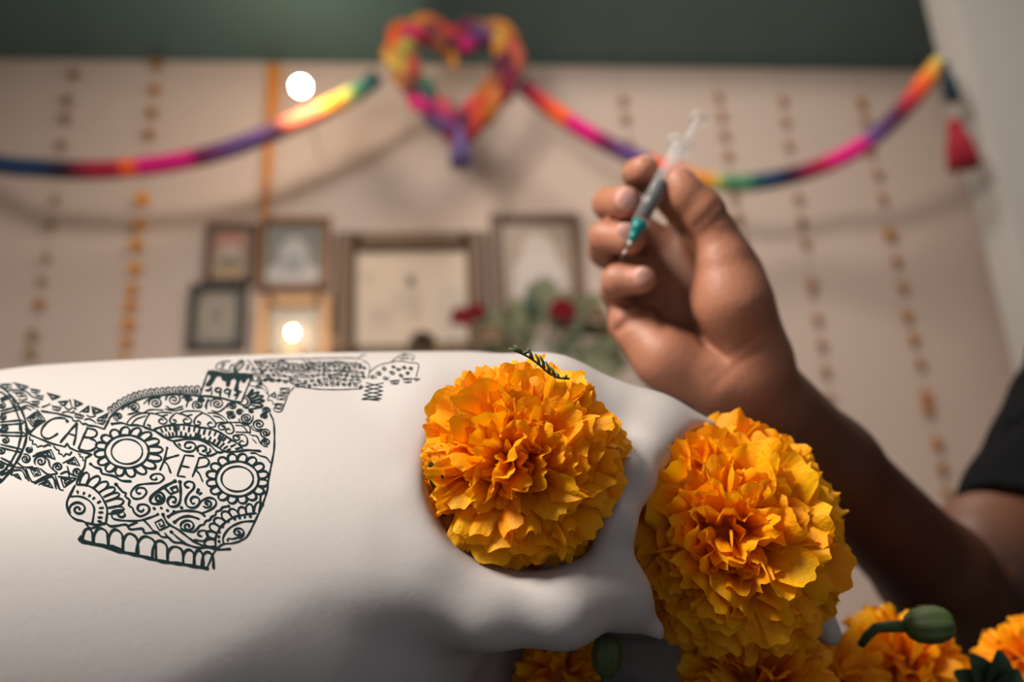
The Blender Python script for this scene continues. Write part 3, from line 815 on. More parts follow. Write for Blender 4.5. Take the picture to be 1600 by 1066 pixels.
# third eye, lashes
ink(m, '165,205 215,196 285,190 345,200 400,228 452,275 500,268', 2.6)
ink(m, '165,205 190,235 225,262 265,272 300,262 310,232 285,212 250,215 240,240 265,250 285,238', 2.6)
ink(m, '325,275 322,245 345,232 372,240 375,262 350,270', 3); ink(m, '330,282 370,297 412,295 452,275', 2.6); ink(m, '385,282 405,270 400,250', 3, d=2.4)
ink(m, '205,225 215,240', 3, d=2.2)
ink(m, '40,130 110,108 190,100 260,100 330,115 400,125 470,150 530,190 580,220 612,252', 2.6)
ink(m, '40,130 110,180 180,176 250,178 320,186 390,205 450,240 495,268 560,272 640,262 730,268', 2.8)
for i in range(34):
    q = i/33
    x0 = np.interp(q, [0,.25,.5,.75,1], [70,190,330,470,600]); y0 = np.interp(q, [0,.25,.5,.75,1], [122,102,116,152,246])
    x1 = np.interp(q, [0,.25,.5,.75,1], [105,190,312,430,520]); y1 = np.interp(q, [0,.25,.5,.75,1], [178,178,186,230,268])
    f0 = .45+.1*math.sin(i*2.1)
    if i % 9 == 8: ink(m, [(x0,y0),(x1,y1)], 3)
    elif i % 2: ink(m, [(x0,y0),(x0+(x1-x0)*f0,y0+(y1-y0)*f0)], 2.6)
    else: ink(m, [(x1,y1),(x1+(x0-x1)*f0,y1+(y0-y1)*f0)], 2.6)
ink(m, '660,280 695,282 722,298 760,308 780,330 795,352', 2)
# -- forehead
zoom = 'T'; m = 'drawn_forehead'
ink(m, '168,545 230,482 300,430 380,392 490,358 600,340 720,328 830,328 960,338 1080,348 1180,362 1280,388 1380,425', 2.6)
out = spline([(150,455),(300,350),(480,285),(740,258),(990,248)], 5); inn = spline([(195,498),(370,395),(600,342),(830,328),(990,332)], 5)
nS = 17
for i in range(nS):
    q0, q1 = i/nS, (i+1)/nS
    a = inn[int(q0*(len(inn)-1))]; b_ = inn[int(q1*(len(inn)-1))]; o1 = out[int(q0*(len(out)-1))]; o2 = out[int(q1*(len(out)-1))]
    tp = (o1+o2)/2
    ink(m, [tuple(a), tuple(a+(o1-a)*.7), tuple(tp), tuple(b_+(o2-b_)*.7), tuple(b_)], 1.9)
    ia = a+(b_-a)*.3; ib = a+(b_-a)*.7; it = (a+b_)/2+(tp-(a+b_)/2)*.72
    ink(m, [tuple(ia), tuple(it), tuple(ib)], 1.7)
for (x, y, r, a0, s) in ((400,440,58,2.8,1),(590,402,64,2.8,1),(752,372,74,3.0,1),(880,367,34,.5,-1),(966,420,52,2.2,1),(995,367,32,0,1),(1140,408,64,2.6,1),(1272,430,44,2.6,1),(1270,516,40,2.0,1),(1340,482,34,0,-1),(1402,536,54,1.2,1),(1512,592,60,1.0,1),(1572,668,52,1.6,1),(1575,752,48,1.2,1),(255,522,46,1.5,1),(1572,470,40,.5,-1),(1560,520,34,2.6,1),(1440,470,22,0,1)):
    spiral(m, x, y, r, 1.9, a0, s, .82, 2.3)
for s in ('285,465 340,430 460,490 540,462 660,465', '480,412 530,370 640,350', '680,430 740,455 835,430', '670,455 760,470 840,452', '820,360 850,345 880,340', '1040,460 1050,400 1080,370', '1085,470 1150,480 1210,440 1240,400', '1220,500 1235,480 1290,478', '1330,540 1350,580 1400,600 1450,560 1460,510', '1440,600 1460,640 1530,660', '1490,690 1510,720', '860,440 880,390 920,370', '1030,440 1060,360', '345,500 400,490 440,480'):
    ink(m, s, 2.0)
for (apx, l, rr) in (((540,490),(515,605),(648,558)),((770,490),(745,560),(868,556)),((1010,488),(962,575),(1085,588)),((1240,575),(1180,615),(1245,645)),((1375,682),(1312,708),(1368,752))):
    (ax, ay), (lx, ly), (rx, ry) = apx, l, rr
    ink(m, [(ax,ay),(lx-8,(ay+ly)/2-6),(lx-30,ly-6),(lx-18,ly+22),(lx+18,ly+22),(lx+28,ly-2),(lx+6,ly-10)], 2.3); dot(m, lx+8, ly-6, 2.0)
    ink(m, [(ax,ay),((ax+rx)/2+28,(ay+ry)/2-14),(rx+42,ry-4),(rx+28,ry+26),(rx-12,ry+28),(rx-32,ry+4),(rx-6,ry-16),(rx+12,ry-2)], 2.3)
for s in ('330,585 370,535 440,500 535,490', '375,590 420,545 505,515', '580,500 640,485 740,490', '640,520 700,505', '800,495 860,475 980,475 1010,488', '850,520 920,505', '1050,490 1130,495 1200,530 1235,572', '1100,515 1160,530 1200,560', '1290,575 1370,580 1430,620 1430,690', '1300,600 1370,610 1410,660', '1440,690 1490,700 1530,770', '1450,720 1490,760', '1300,660 1440,665', '335,505 390,500', '1120,590 1160,575 1290,575'):
    ink(m, s, 1.9)
# -- candle on top of the head
m = 'drawn_candle'
ink(m, '1058,118 1022,225 985,335', 2.2, sharp=True); ink(m, '1462,140 1405,270 1355,395', 2.2, sharp=True); ink(m, '985,335 1120,345 1270,380 1355,395', 2)
fill(m, [(1055,112),(1100,108),(1200,128),(1300,130),(1465,140),(1455,168),(1405,188),(1385,222),(1362,222),(1350,192),(1332,230),(1330,280),(1345,296),(1310,306),(1285,290),(1310,212),(1292,182),(1262,198),(1252,245),(1232,262),(1215,245),(1218,210),(1182,200),(1172,168),(1132,168),(1112,205),(1080,250),(1040,255),(1035,236),(1070,190),(1080,160),(1058,150)])
ink(m, '1268,122 1250,95 1262,70 1290,55', 2); ink(m, '1290,125 1290,90 1320,45 1365,22 1372,55 1345,95 1300,128', 2.2); ink(m, '1290,120 1320,80 1360,30', 1.6)
ink(m, '1125,95 1130,70 1150,50 1180,38 1215,30 1262,30', 1.6); ink(m, '1440,118 1460,90 1450,60 1430,35 1400,22', 1.6)
for s in ('1170,68 1205,70','1165,85 1200,90','1185,52 1215,58','1400,65 1435,62','1395,85 1430,85','1390,102 1420,104','1130,95 1190,110 1250,115'): ink(m, s, 1.6)
m = 'drawn_year'
ink(m, '1032,288 1062,290 1082,275 1090,258', 3); ink(m, '1085,330 1095,290', 2)
ink(m, '1170,272 1140,268 1120,288 1140,305 1168,295 1175,270 1162,345', 2.6); ink(m, '1255,285 1222,280 1202,300 1222,318 1250,308 1258,282 1240,355', 2.6)
ink(m, '1300,290 1325,308 1358,298', 3); ink(m, '1285,338 1330,318 1300,372', 2.6)
# -- fan right of the candle
m = 'drawn_fan'
ring = [(1405,345),(1412,358),(1422,372),(1430,388),(1440,402),(1440,420)]
petals(m, ring, [(1460,280),(1512,305),(1552,338),(1562,378),(1548,425)], 2.2, .7)
ellipse(m, 1375, 390, 38, 34, 2.2, 16, -1.6, 1.6); ellipse(m, 1375, 390, 62, 56, 2.2, 16, -1.4, 1.5)
ink(m, '1365,430 1430,455 1500,445 1540,440', 2.2)
# -- lettering
m = 'drawn_lettering'; zoom = 'S'
ink(m, '560,420 545,400 505,392 450,398 395,428 352,480 345,525 365,555 400,565 440,550 485,520', 2.6, d=2.8)
ink(m, '638,442 600,480 560,528 520,575 500,600', 2.8, d=2.6); ink(m, '640,442 632,540 612,622', 2.6); ink(m, '562,520 630,540', 2.2)
ink(m, '728,478 690,560 652,652', 2.6, d=2.2); ink(m, '728,478 790,492 808,522 790,548 745,556 690,550', 2.6); ink(m, '742,560 790,580 806,612 790,645 740,666 652,652', 2.6)
m = 'drawn_lettering_b'; zoom = 'L'; ink(m, '716,268 697,348 665,425', 2.5, d=2.0); ink(m, '795,318 700,350 722,390 742,445', 2.5, d=1.4)
zoom = 'R'; ink(m, '302,300 240,294 215,362 192,426 246,433', 2.4, sharp=True); ink(m, '215,362 272,372', 2.2)
ink(m, '332,312 312,375 288,434', 2.4, d=1.4); ink(m, '330,312 375,310 396,335 380,362 312,380 335,415 356,465', 2.4)
# -- left band with CAB
m = 'drawn_band'; zoom = 'S'
ink(m, '340,335 470,355 600,388 610,415 640,420 655,412 690,445 712,440 735,455 800,462 868,485 912,400', 2.6, sharp=True)
ink(m, '380,410 300,468 238,525 330,565 430,605 540,632 560,605 580,640 640,668 700,680 765,695 715,725 705,800 660,880 635,940', 2.6, sharp=True)
ink(m, '245,545 250,575 275,580 270,610 300,612 310,635 350,622 360,632 400,615 425,625', 2.4, sharp=True)
ink(m, '445,625 470,655 492,660 490,690 515,695 530,715 550,690 580,700 600,672', 2.4, sharp=True)
ink(m, '650,690 668,695 665,715 690,718 690,745 708,750', 2.2, sharp=True)
greek(m, [(305,322),(382,410),(270,472),(205,395)], 3.3, 2.4)
for cs in ([(0,112),(95,108),(105,150),(10,150)], [(105,100),(245,130),(205,165),(140,140)], [(245,150),(340,160),(320,195),(255,185)],
           [(285,205),(370,205),(350,240),(300,235)], [(395,185),(510,215),(435,250)], [(480,260),(575,245),(540,300),(500,290)], [(610,240),(700,275),(620,310)],
           [(660,350),(745,285),(745,350)], [(770,300),(870,335),(780,370)], [(810,400),(910,345),(890,400)],
           [(100,180),(190,180),(245,215),(140,225)], [(255,255),(335,250),(320,290),(265,280)], [(425,290),(515,305),(495,340),(425,325)], [(610,350),(705,372),(690,405),(615,390)], [(800,410),(890,410),(860,455),(800,440)]):
    greek(m, cs, 2.3, 2.0)
for s in ('60,165 130,160 220,175 275,220 360,240', '345,305 400,285 420,270', '150,270 220,260 280,290 330,305', '170,310 230,290 290,315', '180,330 220,310 260,330', '515,350 560,340 600,350 620,330', '720,370 760,385 800,372', '700,410 740,400 790,425 800,440', '390,180 440,245', '580,235 600,300 640,320', '765,295 780,365', '540,300 570,325 600,310', '150,240 190,245 230,230'):
    ink(m, s, 2.0)
for cs in ([(300,690),(430,650),(480,750)], [(520,770),(625,710),(685,800)], [(230,810),(320,805),(350,870),(280,890)], [(480,880),(650,890),(525,990)], [(320,950),(400,900),(460,985)], [(95,870),(150,855),(190,915)]):
    greek(m, cs, 2.6, 2.1)
for (x, y, r, a0, s) in ((340,752,55,2.5,1),(482,800,45,2.2,1),(212,732,45,-2,1),(240,655,32,-1,1),(645,842,45,.5,1),(230,490,20,0,1)):
    spiral(m, x, y, r, 1.7, a0, s, .9, 2.3)
for s in ('120,800 200,820 240,920', '100,830 180,830 220,900', '140,760 200,800 280,800', '270,715 330,695 400,740 420,800 480,850', '330,810 400,860 480,855', '560,790 580,850 640,880', '300,920 420,870 500,990', '285,940 430,885 470,985', '215,810 265,920 330,910', '460,870 500,985 530,990', '500,860 560,840 580,890', '120,790 90,870'):
    ink(m, s, 2.2)
# -- big sun at the far left
m = 'drawn_sun'
for sg in (1, -1):
    mx_ = (lambda x: x) if sg == 1 else (lambda x: -90-x)
    mk = lambda t_: [(mx_(float(q.split(',')[0])), float(q.split(',')[1])) for q in t_.split()]
    ink(m, mk('-45,115 20,140 80,195 150,280 200,380 222,480 215,580 175,690 110,800 40,890 0,925 -45,945'), 3.2)
    ink(m, mk('-45,165 20,185 75,235 120,310 160,400 180,480 172,570 140,670 90,760 20,840 -45,870'), 2.4)
    for (x0, y0, x1, y1, wd) in ((0,245,95,215,10),(0,350,165,310,12),(0,440,200,425,13),(0,525,215,530,13),(0,625,185,665,13),(0,735,105,780,13),(0,860,75,830,12)):
        dx, dy = x1-x0, y1-y0; L = math.hypot(dx, dy); nx, ny = -dy/L*wd, dx/L*wd
        ink(m, [(mx_(x), y) for x, y in ((x0+nx,y0+ny),(x1+nx-12,y1+ny),(x1,y1),(x1-nx-12,y1-ny),(x0-nx,y0-ny))], 2.4)
    for (x, y) in ((15,290),(20,385),(35,480),(45,580),(10,670),(0,790)): spiral(m, mx_(x), y, 34, 1.4, -1.5, sg, .8, 2.6)
    for t_ in ('95,240 120,270 135,320', '140,340 158,400', '165,440 165,500', '168,560 155,630', '130,690 100,745', '60,800 20,850'): ink(m, mk(t_), 2.2)
dot(m, 10, 500, 4); dot(m, 0, 905, 3)
# -- dense band running back along the top
m = 'drawn_back_band'; zoom = 'B'
rr = random.Random(3)
for row, (ya, n, x0, x1, r) in enumerate(((150,24,400,1080,14),(172,22,395,1095,15),(198,21,390,1095,17),(228,20,385,1090,18),(258,17,375,1080,19),(284,12,640,1075,17))):
    for i in range(n):
        x = x0+(x1-x0)*(i+.5*(row % 2))/n; y = ya + rr.uniform(-4, 4) + (0 if x < 600 else 6) + 6*math.sin(x*.013)
        if rr.random() < .6: spiral(m, x, y, r, 1.5, rr.uniform(0, 6), rr.choice((-1, 1)), .62, 1.35)
        else:
            a = r*1.1; greek(m, [(x-a,y-a*.6),(x+a*.9,y-a*.55),(x+a,y+a*.6),(x-a*.9,y+a*.6)], 2.0, 1.25)
for s in ('385,150 450,132 560,128 700,125 850,122 980,120 1050,125', '375,265 480,260 600,262 640,290 760,312 900,318 1060,312', '690,135 740,165 700,200', '720,130 760,160 720,195', '960,140 980,200 950,260', '1060,130 1110,170 1100,250', '1045,125 1060,105 1090,100', '500,165 560,135 610,165 560,195 500,165', '820,195 900,140 960,180 880,225 820,195', '400,270 460,300 480,360', '640,300 600,350 560,450 510,445 540,400', '460,330 480,360 470,385 500,385 505,405 525,420', '350,290 440,310 460,330'):
    ink(m, s, 1.4)
for cs in ([(545,310),(615,305),(600,345),(540,345)], [(530,350),(590,350),(580,385),(520,385)], [(515,405),(575,405),(560,445),(510,440)], [(480,360),(520,330),(530,375)]):
    greek(m, cs, 2.1, 1.5)
for (x, y, r) in ((420,300,22),(430,280,16),(480,245,20),(440,205,14)): spiral(m, x, y, r, 1.6, 2, 1, .75, 1.5)
# far end of the band with its lattice foot
ink(m, '1085,275 1195,300 1075,325 1190,350 1062,375 1172,386', 1.5, sharp=True); ink(m, '1200,275 1080,300 1195,325 1068,350 1188,374 1060,380', 1.5, sharp=True)
for (x, y, r) in ((1130,240,24),(1170,215,24),(1210,245,22),(1200,190,20),(1250,215,22),(1290,190,18),(1260,175,16),(1330,180,18),(1370,185,18),(1350,215,16),(1310,230,18)):
    spiral(m, x, y, r, 1.6, rr.uniform(0, 6), rr.choice((-1,1)), .6, 1.3)
for cs in ([(1230,265),(1300,255),(1290,285),(1235,285)], [(1310,250),(1370,245),(1375,275),(1320,280)], [(1370,250),(1435,248),(1395,270)]):
    greek(m, cs, 2.0, 1.3)
for s in ('1110,210 1160,170 1230,150 1300,140 1360,150 1415,160 1400,240', '1240,150 1290,110 1330,95 1390,110 1370,140', '1310,130 1330,100 1350,130', '1290,120 1320,125 1370,120'):
    ink(m, s, 1.3)
names = {'drawn_flower_eye_b': 'drawn_flower_eye', 'drawn_lettering_b': 'drawn_lettering'}
for m, (V, F) in INK.items():
    if F:
        o = mesh_obj(names.get(m, m), V, F, M['ink'], None, False); attach(o, skull)
for n_, lb in (('drawn_lettering', 'inked letters CAB'), ('drawn_lettering.001', 'inked letters KER'), ('drawn_year', 'inked year numerals'), ('drawn_candle', 'inked candle with dripping wax')):
    if n_ in bpy.data.objects: bpy.data.objects[n_]['label'] = lb

# ================================================================== MARIGOLDS
def petal_material():
    m = bpy.data.materials.new('marigold_petal'); m.use_nodes = True; nt = m.node_tree
    b = nt.nodes['Principled BSDF']; out = nt.nodes['Material Output']
    at = nt.nodes.new('ShaderNodeAttribute'); at.attribute_name = 'petal_tone'
    oi = nt.nodes.new('ShaderNodeObjectInfo')
    ramp = nt.nodes.new('ShaderNodeValToRGB')
    e = ramp.color_ramp.elements
    e[0].position = 0.0; e[0].color = (0.72, 0.19, 0.0, 1)
    e[1].position = 1.0; e[1].color = (1.0, 0.50, 0.005, 1)
    k = ramp.color_ramp.elements.new(0.55); k.color = (1.0, 0.41, 0.001, 1)
    nt.links.new(at.outputs['Fac'], ramp.inputs[0])
    hs = nt.nodes.new('ShaderNodeHueSaturation')
    mr = nt.nodes.new('ShaderNodeMapRange'); mr.inputs[3].default_value = 0.488; mr.inputs[4].default_value = 0.508
    nt.links.new(oi.outputs['Random'], mr.inputs[0]); nt.links.new(mr.outputs[0], hs.inputs['Hue'])
    nt.links.new(ramp.outputs[0], hs.inputs['Color'])
    nt.links.new(hs.outputs[0], b.inputs['Base Color'])
    b.inputs['Roughness'].default_value = 0.55; b.inputs['Specular IOR Level'].default_value = 0.25
    tr = nt.nodes.new('ShaderNodeBsdfTranslucent'); nt.links.new(hs.outputs[0], tr.inputs['Color'])
    mx = nt.nodes.new('ShaderNodeMixShader'); mx.inputs[0].default_value = 0.36
    nt.links.new(b.outputs[0], mx.inputs[1]); nt.links.new(tr.outputs[0], mx.inputs[2]); nt.links.new(mx.outputs[0], out.inputs['Surface'])
    tc = nt.nodes.new('ShaderNodeTexCoord'); wv = nt.nodes.new('ShaderNodeTexNoise')
    mp = nt.nodes.new('ShaderNodeMapping'); mp.inputs['Scale'].default_value = (9, 9, 1.2)
    nt.links.new(tc.outputs['Object'], mp.inputs[0]); nt.links.new(mp.outputs[0], wv.inputs['Vector']); wv.inputs['Scale'].default_value = 1.6
    bp = nt.nodes.new('ShaderNodeBump'); bp.inputs['Strength'].default_value = 0.12; bp.inputs['Distance'].default_value = 0.02
    nt.links.new(wv.outputs['Fac'], bp.inputs['Height']); nt.links.new(bp.outputs['Normal'], b.inputs['Normal'])
    return m
M['petal'] = petal_material()
M['core'] = principled('marigold_core', (0.42, 0.10, 0.002), 0.8)

def petal_mesh(seed, bend, wide):
    "petal of unit length along z, width along x, bending towards -y; softly lobed and ruffled"
    r = random.Random(seed); NS, NT = 7, 12
    ph = r.uniform(0, 6.28); fq = r.uniform(.9, 1.7); ph2 = r.uniform(0, 6.28); lob = r.choice((2, 3, 3, 4)); lp = r.uniform(0, 6.28)
    am = r.uniform(.04, .10); cup = r.uniform(-.5, .5)*wide; skew = r.uniform(-.06, .06)
    v = []; f = []; tone = []
    yz = [(0.0, 0.0)]
    for i in range(NS):
        q = (i+.5)/NS; a = bend*q**1.6
        yz.append((yz[-1][0] - math.sin(a)/NS, yz[-1][1] + math.cos(a)/NS))
    for i in range(NS+1):
        s = i/NS
        w = wide*(0.2 + 0.8*math.sin(min(1.0, s*1.1)*math.pi*0.5)**1.2)
        for j in range(NT+1):
            tt = -1 + 2*j/NT
            ss = s*(1 + s*s*(-.42*(1-math.sqrt(max(0.0, 1-abs(tt)**3))) - .03 + .03*math.cos(lob*math.pi*tt+lp) + skew*tt))
            ss = min(ss, 1.08)
            k = min(NS-1, int(ss*NS)); fr = ss*NS-k
            y = yz[k][0] + (yz[k+1][0]-yz[k][0])*fr; z = yz[k][1] + (yz[k+1][1]-yz[k][1])*fr
            a = bend*ss**1.6
            dn = am*s*s*(math.sin(fq*math.pi*tt+ph) + .4*math.sin(2.2*fq*math.pi*tt+ph2)) + cup*tt*tt*s
            v.append((w*tt*(1-.12*max(0, s-.8)/.2*abs(tt)), y + dn*math.cos(a), z + dn*math.sin(a)))
            tone.append(min(1.0, max(0, s*0.95 + .12*s*abs(tt))))
    for i in range(NS):
        for j in range(NT):
            k = i*(NT+1)+j; f.append((k, k+1, k+NT+2, k+NT+1))
    me = bpy.data.meshes.new('petal'); me.from_pydata(v, [], f)
    me.polygons.foreach_set('use_smooth', [True]*len(f)); me.update()
    a = me.attributes.new('petal_tone', 'FLOAT', 'POINT'); a.data.foreach_set('value', tone)
    me.materials.append(M['petal'])
    return me
PET = {'in': [petal_mesh(10+i, random.uniform(.2, 1.1), random.uniform(.24, .34)) for i in range(8)],
       'mid': [petal_mesh(30+i, random.uniform(.3, 1.6), random.uniform(.27, .40)) for i in range(16)],
       'out': [petal_mesh(60+i, random.uniform(.7, 1.6), random.uniform(.28, .42)) for i in range(10)]}

def marigold(center, axis, R, N, label, group, thmax=2.25, seed=0, squash=1.0):
    psize = .80 if N > 400 else 1.0; sv, sf, st = [], [], []
    r = random.Random(seed); axis = Vector(axis).normalized()
    root = tag(empty('marigold', center), label, 'flower', group)
    q = axis.to_track_quat('Z', 'Y')
    core = ball(center, R*(.42 if N < 400 else .55), 12, 8).build('core', M['core'], root, True)
    MB().lathe(center - axis*R*.25, -axis, [(0, R*.3), (R*.2, R*.26), (R*.45, R*.16), (R*.6, R*.06)], 12).build('calyx', M['bud'], root, True)
    for i in range(N):
        th = math.acos(1 - (i+.5)/N*(1-math.cos(thmax))) + r.uniform(-.08, .08); phi = i*2.399963 + r.uniform(-.15, .15)
        d = Vector((math.sin(th)*math.cos(phi), math.sin(th)*math.sin(phi), math.cos(th)))
        e = Vector((math.cos(th)*math.cos(phi), math.cos(th)*math.sin(phi), -math.sin(th)))   # away from the axis
        tw = r.gauss(0, .75)
        y = -e; x = y.cross(d)
        rot = Matrix((x, y, d)).transposed().to_quaternion()
        rot = rot @ Vector((0,0,1)).rotation_difference(Vector((r.gauss(0,.20), r.gauss(0,.22), 1)).normalized()) 
        from_z = Matrix.Rotation(tw, 3, 'Z').to_quaternion()
        kind = 'in' if th < .5 else ('mid' if th < 1.5 else 'out')
        me = r.choice(PET[kind])
        L = R*psize*(0.60 if kind == 'in' else .70 if kind == 'mid' else .74)*r.uniform(.82, 1.14)
        base = d*R*(.96 - psize*(.62 if kind == 'in' else .66))*r.uniform(.88, 1.06)
        rq = q @ rot @ from_z; loc = Vector(center) + q @ Vector((base.x, base.y, base.z*squash)); s = r.uniform(.9, 1.15)
        if i >= 300:
            mat = Matrix.LocRotScale(loc, rq, Vector((L*s, L, L))); k0 = len(sv)
            sv += [mat @ vv.co for vv in me.vertices]; sf += [[k0+x for x in pp.vertices] for pp in me.polygons]
            st += [a_.value for a_ in me.attributes['petal_tone'].data]
            continue
        o = bpy.data.objects.new('petal', me); COL.objects.link(o)
        o.rotation_mode = 'QUATERNION'
        o.rotation_quaternion = rq; o.location = loc; o.scale = (L*s, L, L)
        attach(o, root)
    if sv:
        o = mesh_obj('back_petals', sv, sf, M['petal'], root, True); o['kind'] = 'stuff'
        a_ = o.data.attributes.new('petal_tone', 'FLOAT', 'POINT'); a_.data.foreach_set('value', st)
    return root
toCam = lambda p: (CAM - Vector(p)).normalized()
G1 = 'marigolds set in the eye sockets'; G2 = 'marigolds lying round the skull'
p1 = W(816, 724, 302)
marigold(p1, toCam(p1) + UP*.05 - RIGHT*.18, 0.0408, 560, 'large orange marigold filling the near eye socket of the white skull', G1, 2.3, 1)
p2 = W(1129, 838, 338)
marigold(p2, toCam(p2) + UP*.05 + RIGHT*.08, 0.0512, 620, 'large orange marigold in the far eye socket beside the forearm', G1, 2.3, 2)

TRAYZ = TZ
fl = [((878, 1062), 345, 0.022, 90, 'dim marigold showing in the dark opening under the cheekbone', (0, -.6, 1)),
      ((1185, 1092), 335, 0.036, 150, 'marigold directly below the far eye socket bloom, cut by the frame', (0.1, -.7, .8)),
      ((1405, 1058), 405, 0.036, 150, 'marigold behind the plump green bud in the lower right', (0, -.8, .6)),
      ((1612, 1045), 400, 0.026, 110, 'marigold half out of view at the lower right corner', (-.2, -.7, .7)),
      ((1310, 1085), 390, 0.028, 110, 'marigold low between the bud and the far socket bloom', (0, -.7, .8))]
lows = []
for k, ((px, py), d, R, N, lb, ax) in enumerate(fl):
    p = W(px, py, d); lows.append(p.z-R)
    marigold(p, ax, R, N, lb, G2, 2.2, 10+k)

# dark tray raising the loose flowers
tp = W(1330, 1085, 385)
tray = tag(empty('flower_tray', (tp.x, tp.y, TZ)), 'low dark box under the loose marigolds at lower right', 'tray')
trz = min(lows[1:]) + 0.012
c0 = W(1125, 1085, 345)
MB().box(Vector((c0.x, tp.y-.055, TZ)), Vector((.23,0,0)), Vector((0,.135,0)), Z*(trz-TZ)).build('tray_body', M['dark_tray'], tray)

def bud(px, py, d, r, L, axis, label, stem_to=None):
    p = W(px, py, d); axis = Vector(axis).normalized()
    root = tag(empty('marigold_bud', p), label, 'bud', 'green marigold buds')
    mb = MB(); a = axis.orthogonal().normalized(); b_ = axis.cross(a); n = 32
    prof = [(-.5,.25),(-.42,.6),(-.25,.88),(0,1.0),(.2,.97),(.38,.8),(.48,.55),(.5,.3)]
    v = []; f = []
    for z, q in prof:
        for k in range(n):
            th = 2*math.pi*k/n; rr = r*q*(1+.06*math.cos(8*th))
            v.append(p + axis*z*L + (a*math.cos(th)+b_*math.sin(th))*rr)
    for i in range(len(prof)-1):
        for k in range(n): f.append((i*n+k, i*n+(k+1) % n, (i+1)*n+(k+1) % n, (i+1)*n+k))
    f += [tuple(range(n-1,-1,-1)), tuple((len(prof)-1)*n+k for k in range(n))]
    mesh_obj('bud_body', v, f, M['bud'], root, True)
    if stem_to:
        e = W(*stem_to); s0 = p - axis*L*.48
        P = spline([s0, s0 - axis*.012, e], .004)
        MB().tube(P, [r*.35*(1-.4*i/len(P)) for i in range(len(P))], 8).build('stem', M['leaf'], root, True)
bud(1450, 977, 352, 0.0078, 0.021, RIGHT*1.0 + UP*.12 - FWD*.15, 'plump green bud on a curved stem over the lower right marigold', (1345, 1008, 360))
bud(948, 1026, 325, 0.006, 0.017, UP + RIGHT*.05, 'dim green bud standing under the cheekbone of the skull', (945, 1090, 330))

# green sprig tucked behind the near marigold, small leaf beside it
sp = tag(empty('leaf_sprig', W(858, 590, 306)), 'thin dark green leaf sprig above the near socket marigold', 'leaf')
def curve_px(pts, d, r0, r1, name, mat, parent):
    P = spline([np.array(W(x, y, d + k*0.0)) for k, (x, y) in enumerate(pts)], 0.0012)
    n = len(P); MB().tube(P, [r0+(r1-r0)*i/n for i in range(n)], 6).build(name, mat, parent, True)
SPD = 282
curve_px([(800,546),(822,556),(840,568),(856,582),(870,590),(890,592)], SPD, .0004, .0004, 'stem', M['leaf'], sp)
for (a, b_) in (((818,553),(828,546)),((828,560),(826,548)),((832,562),(824,545)),((842,570),(836,553)),((850,576),(843,556)),((858,583),(852,565)),((866,588),(858,572)),((872,590),(868,583)),((880,592),(885,586)),((808,549),(795,545)),((815,552),(803,540))):
    m1 = ((a[0]+b_[0])/2+2, (a[1]+b_[1])/2)
    curve_px([a, m1, b_], SPD, .00065, .0002, 'leaflet', M['leaf'], sp)
lf = leaf_blade(W(690, 772, 282), W(672, 722, 280), .0026, M['leaf_dark'], None)
lf.name = 'small_leaf'; tag(lf, 'small dark sepal at the rim left of the near marigold', 'leaf')
lv = tag(empty('dark_leaf', W(1540, 1060, 385)), 'dark green leaves between the two lower right marigolds', 'leaf')
for (a, b_) in (((1540,1085),(1515,1022)),((1545,1085),(1560,1015)),((1550,1090),(1590,1045)),((1535,1085),(1490,1050))):
    leaf_blade(W(*a, 380), W(*b_, 372), .007, M['leaf_dark'], lv, 'leaf')

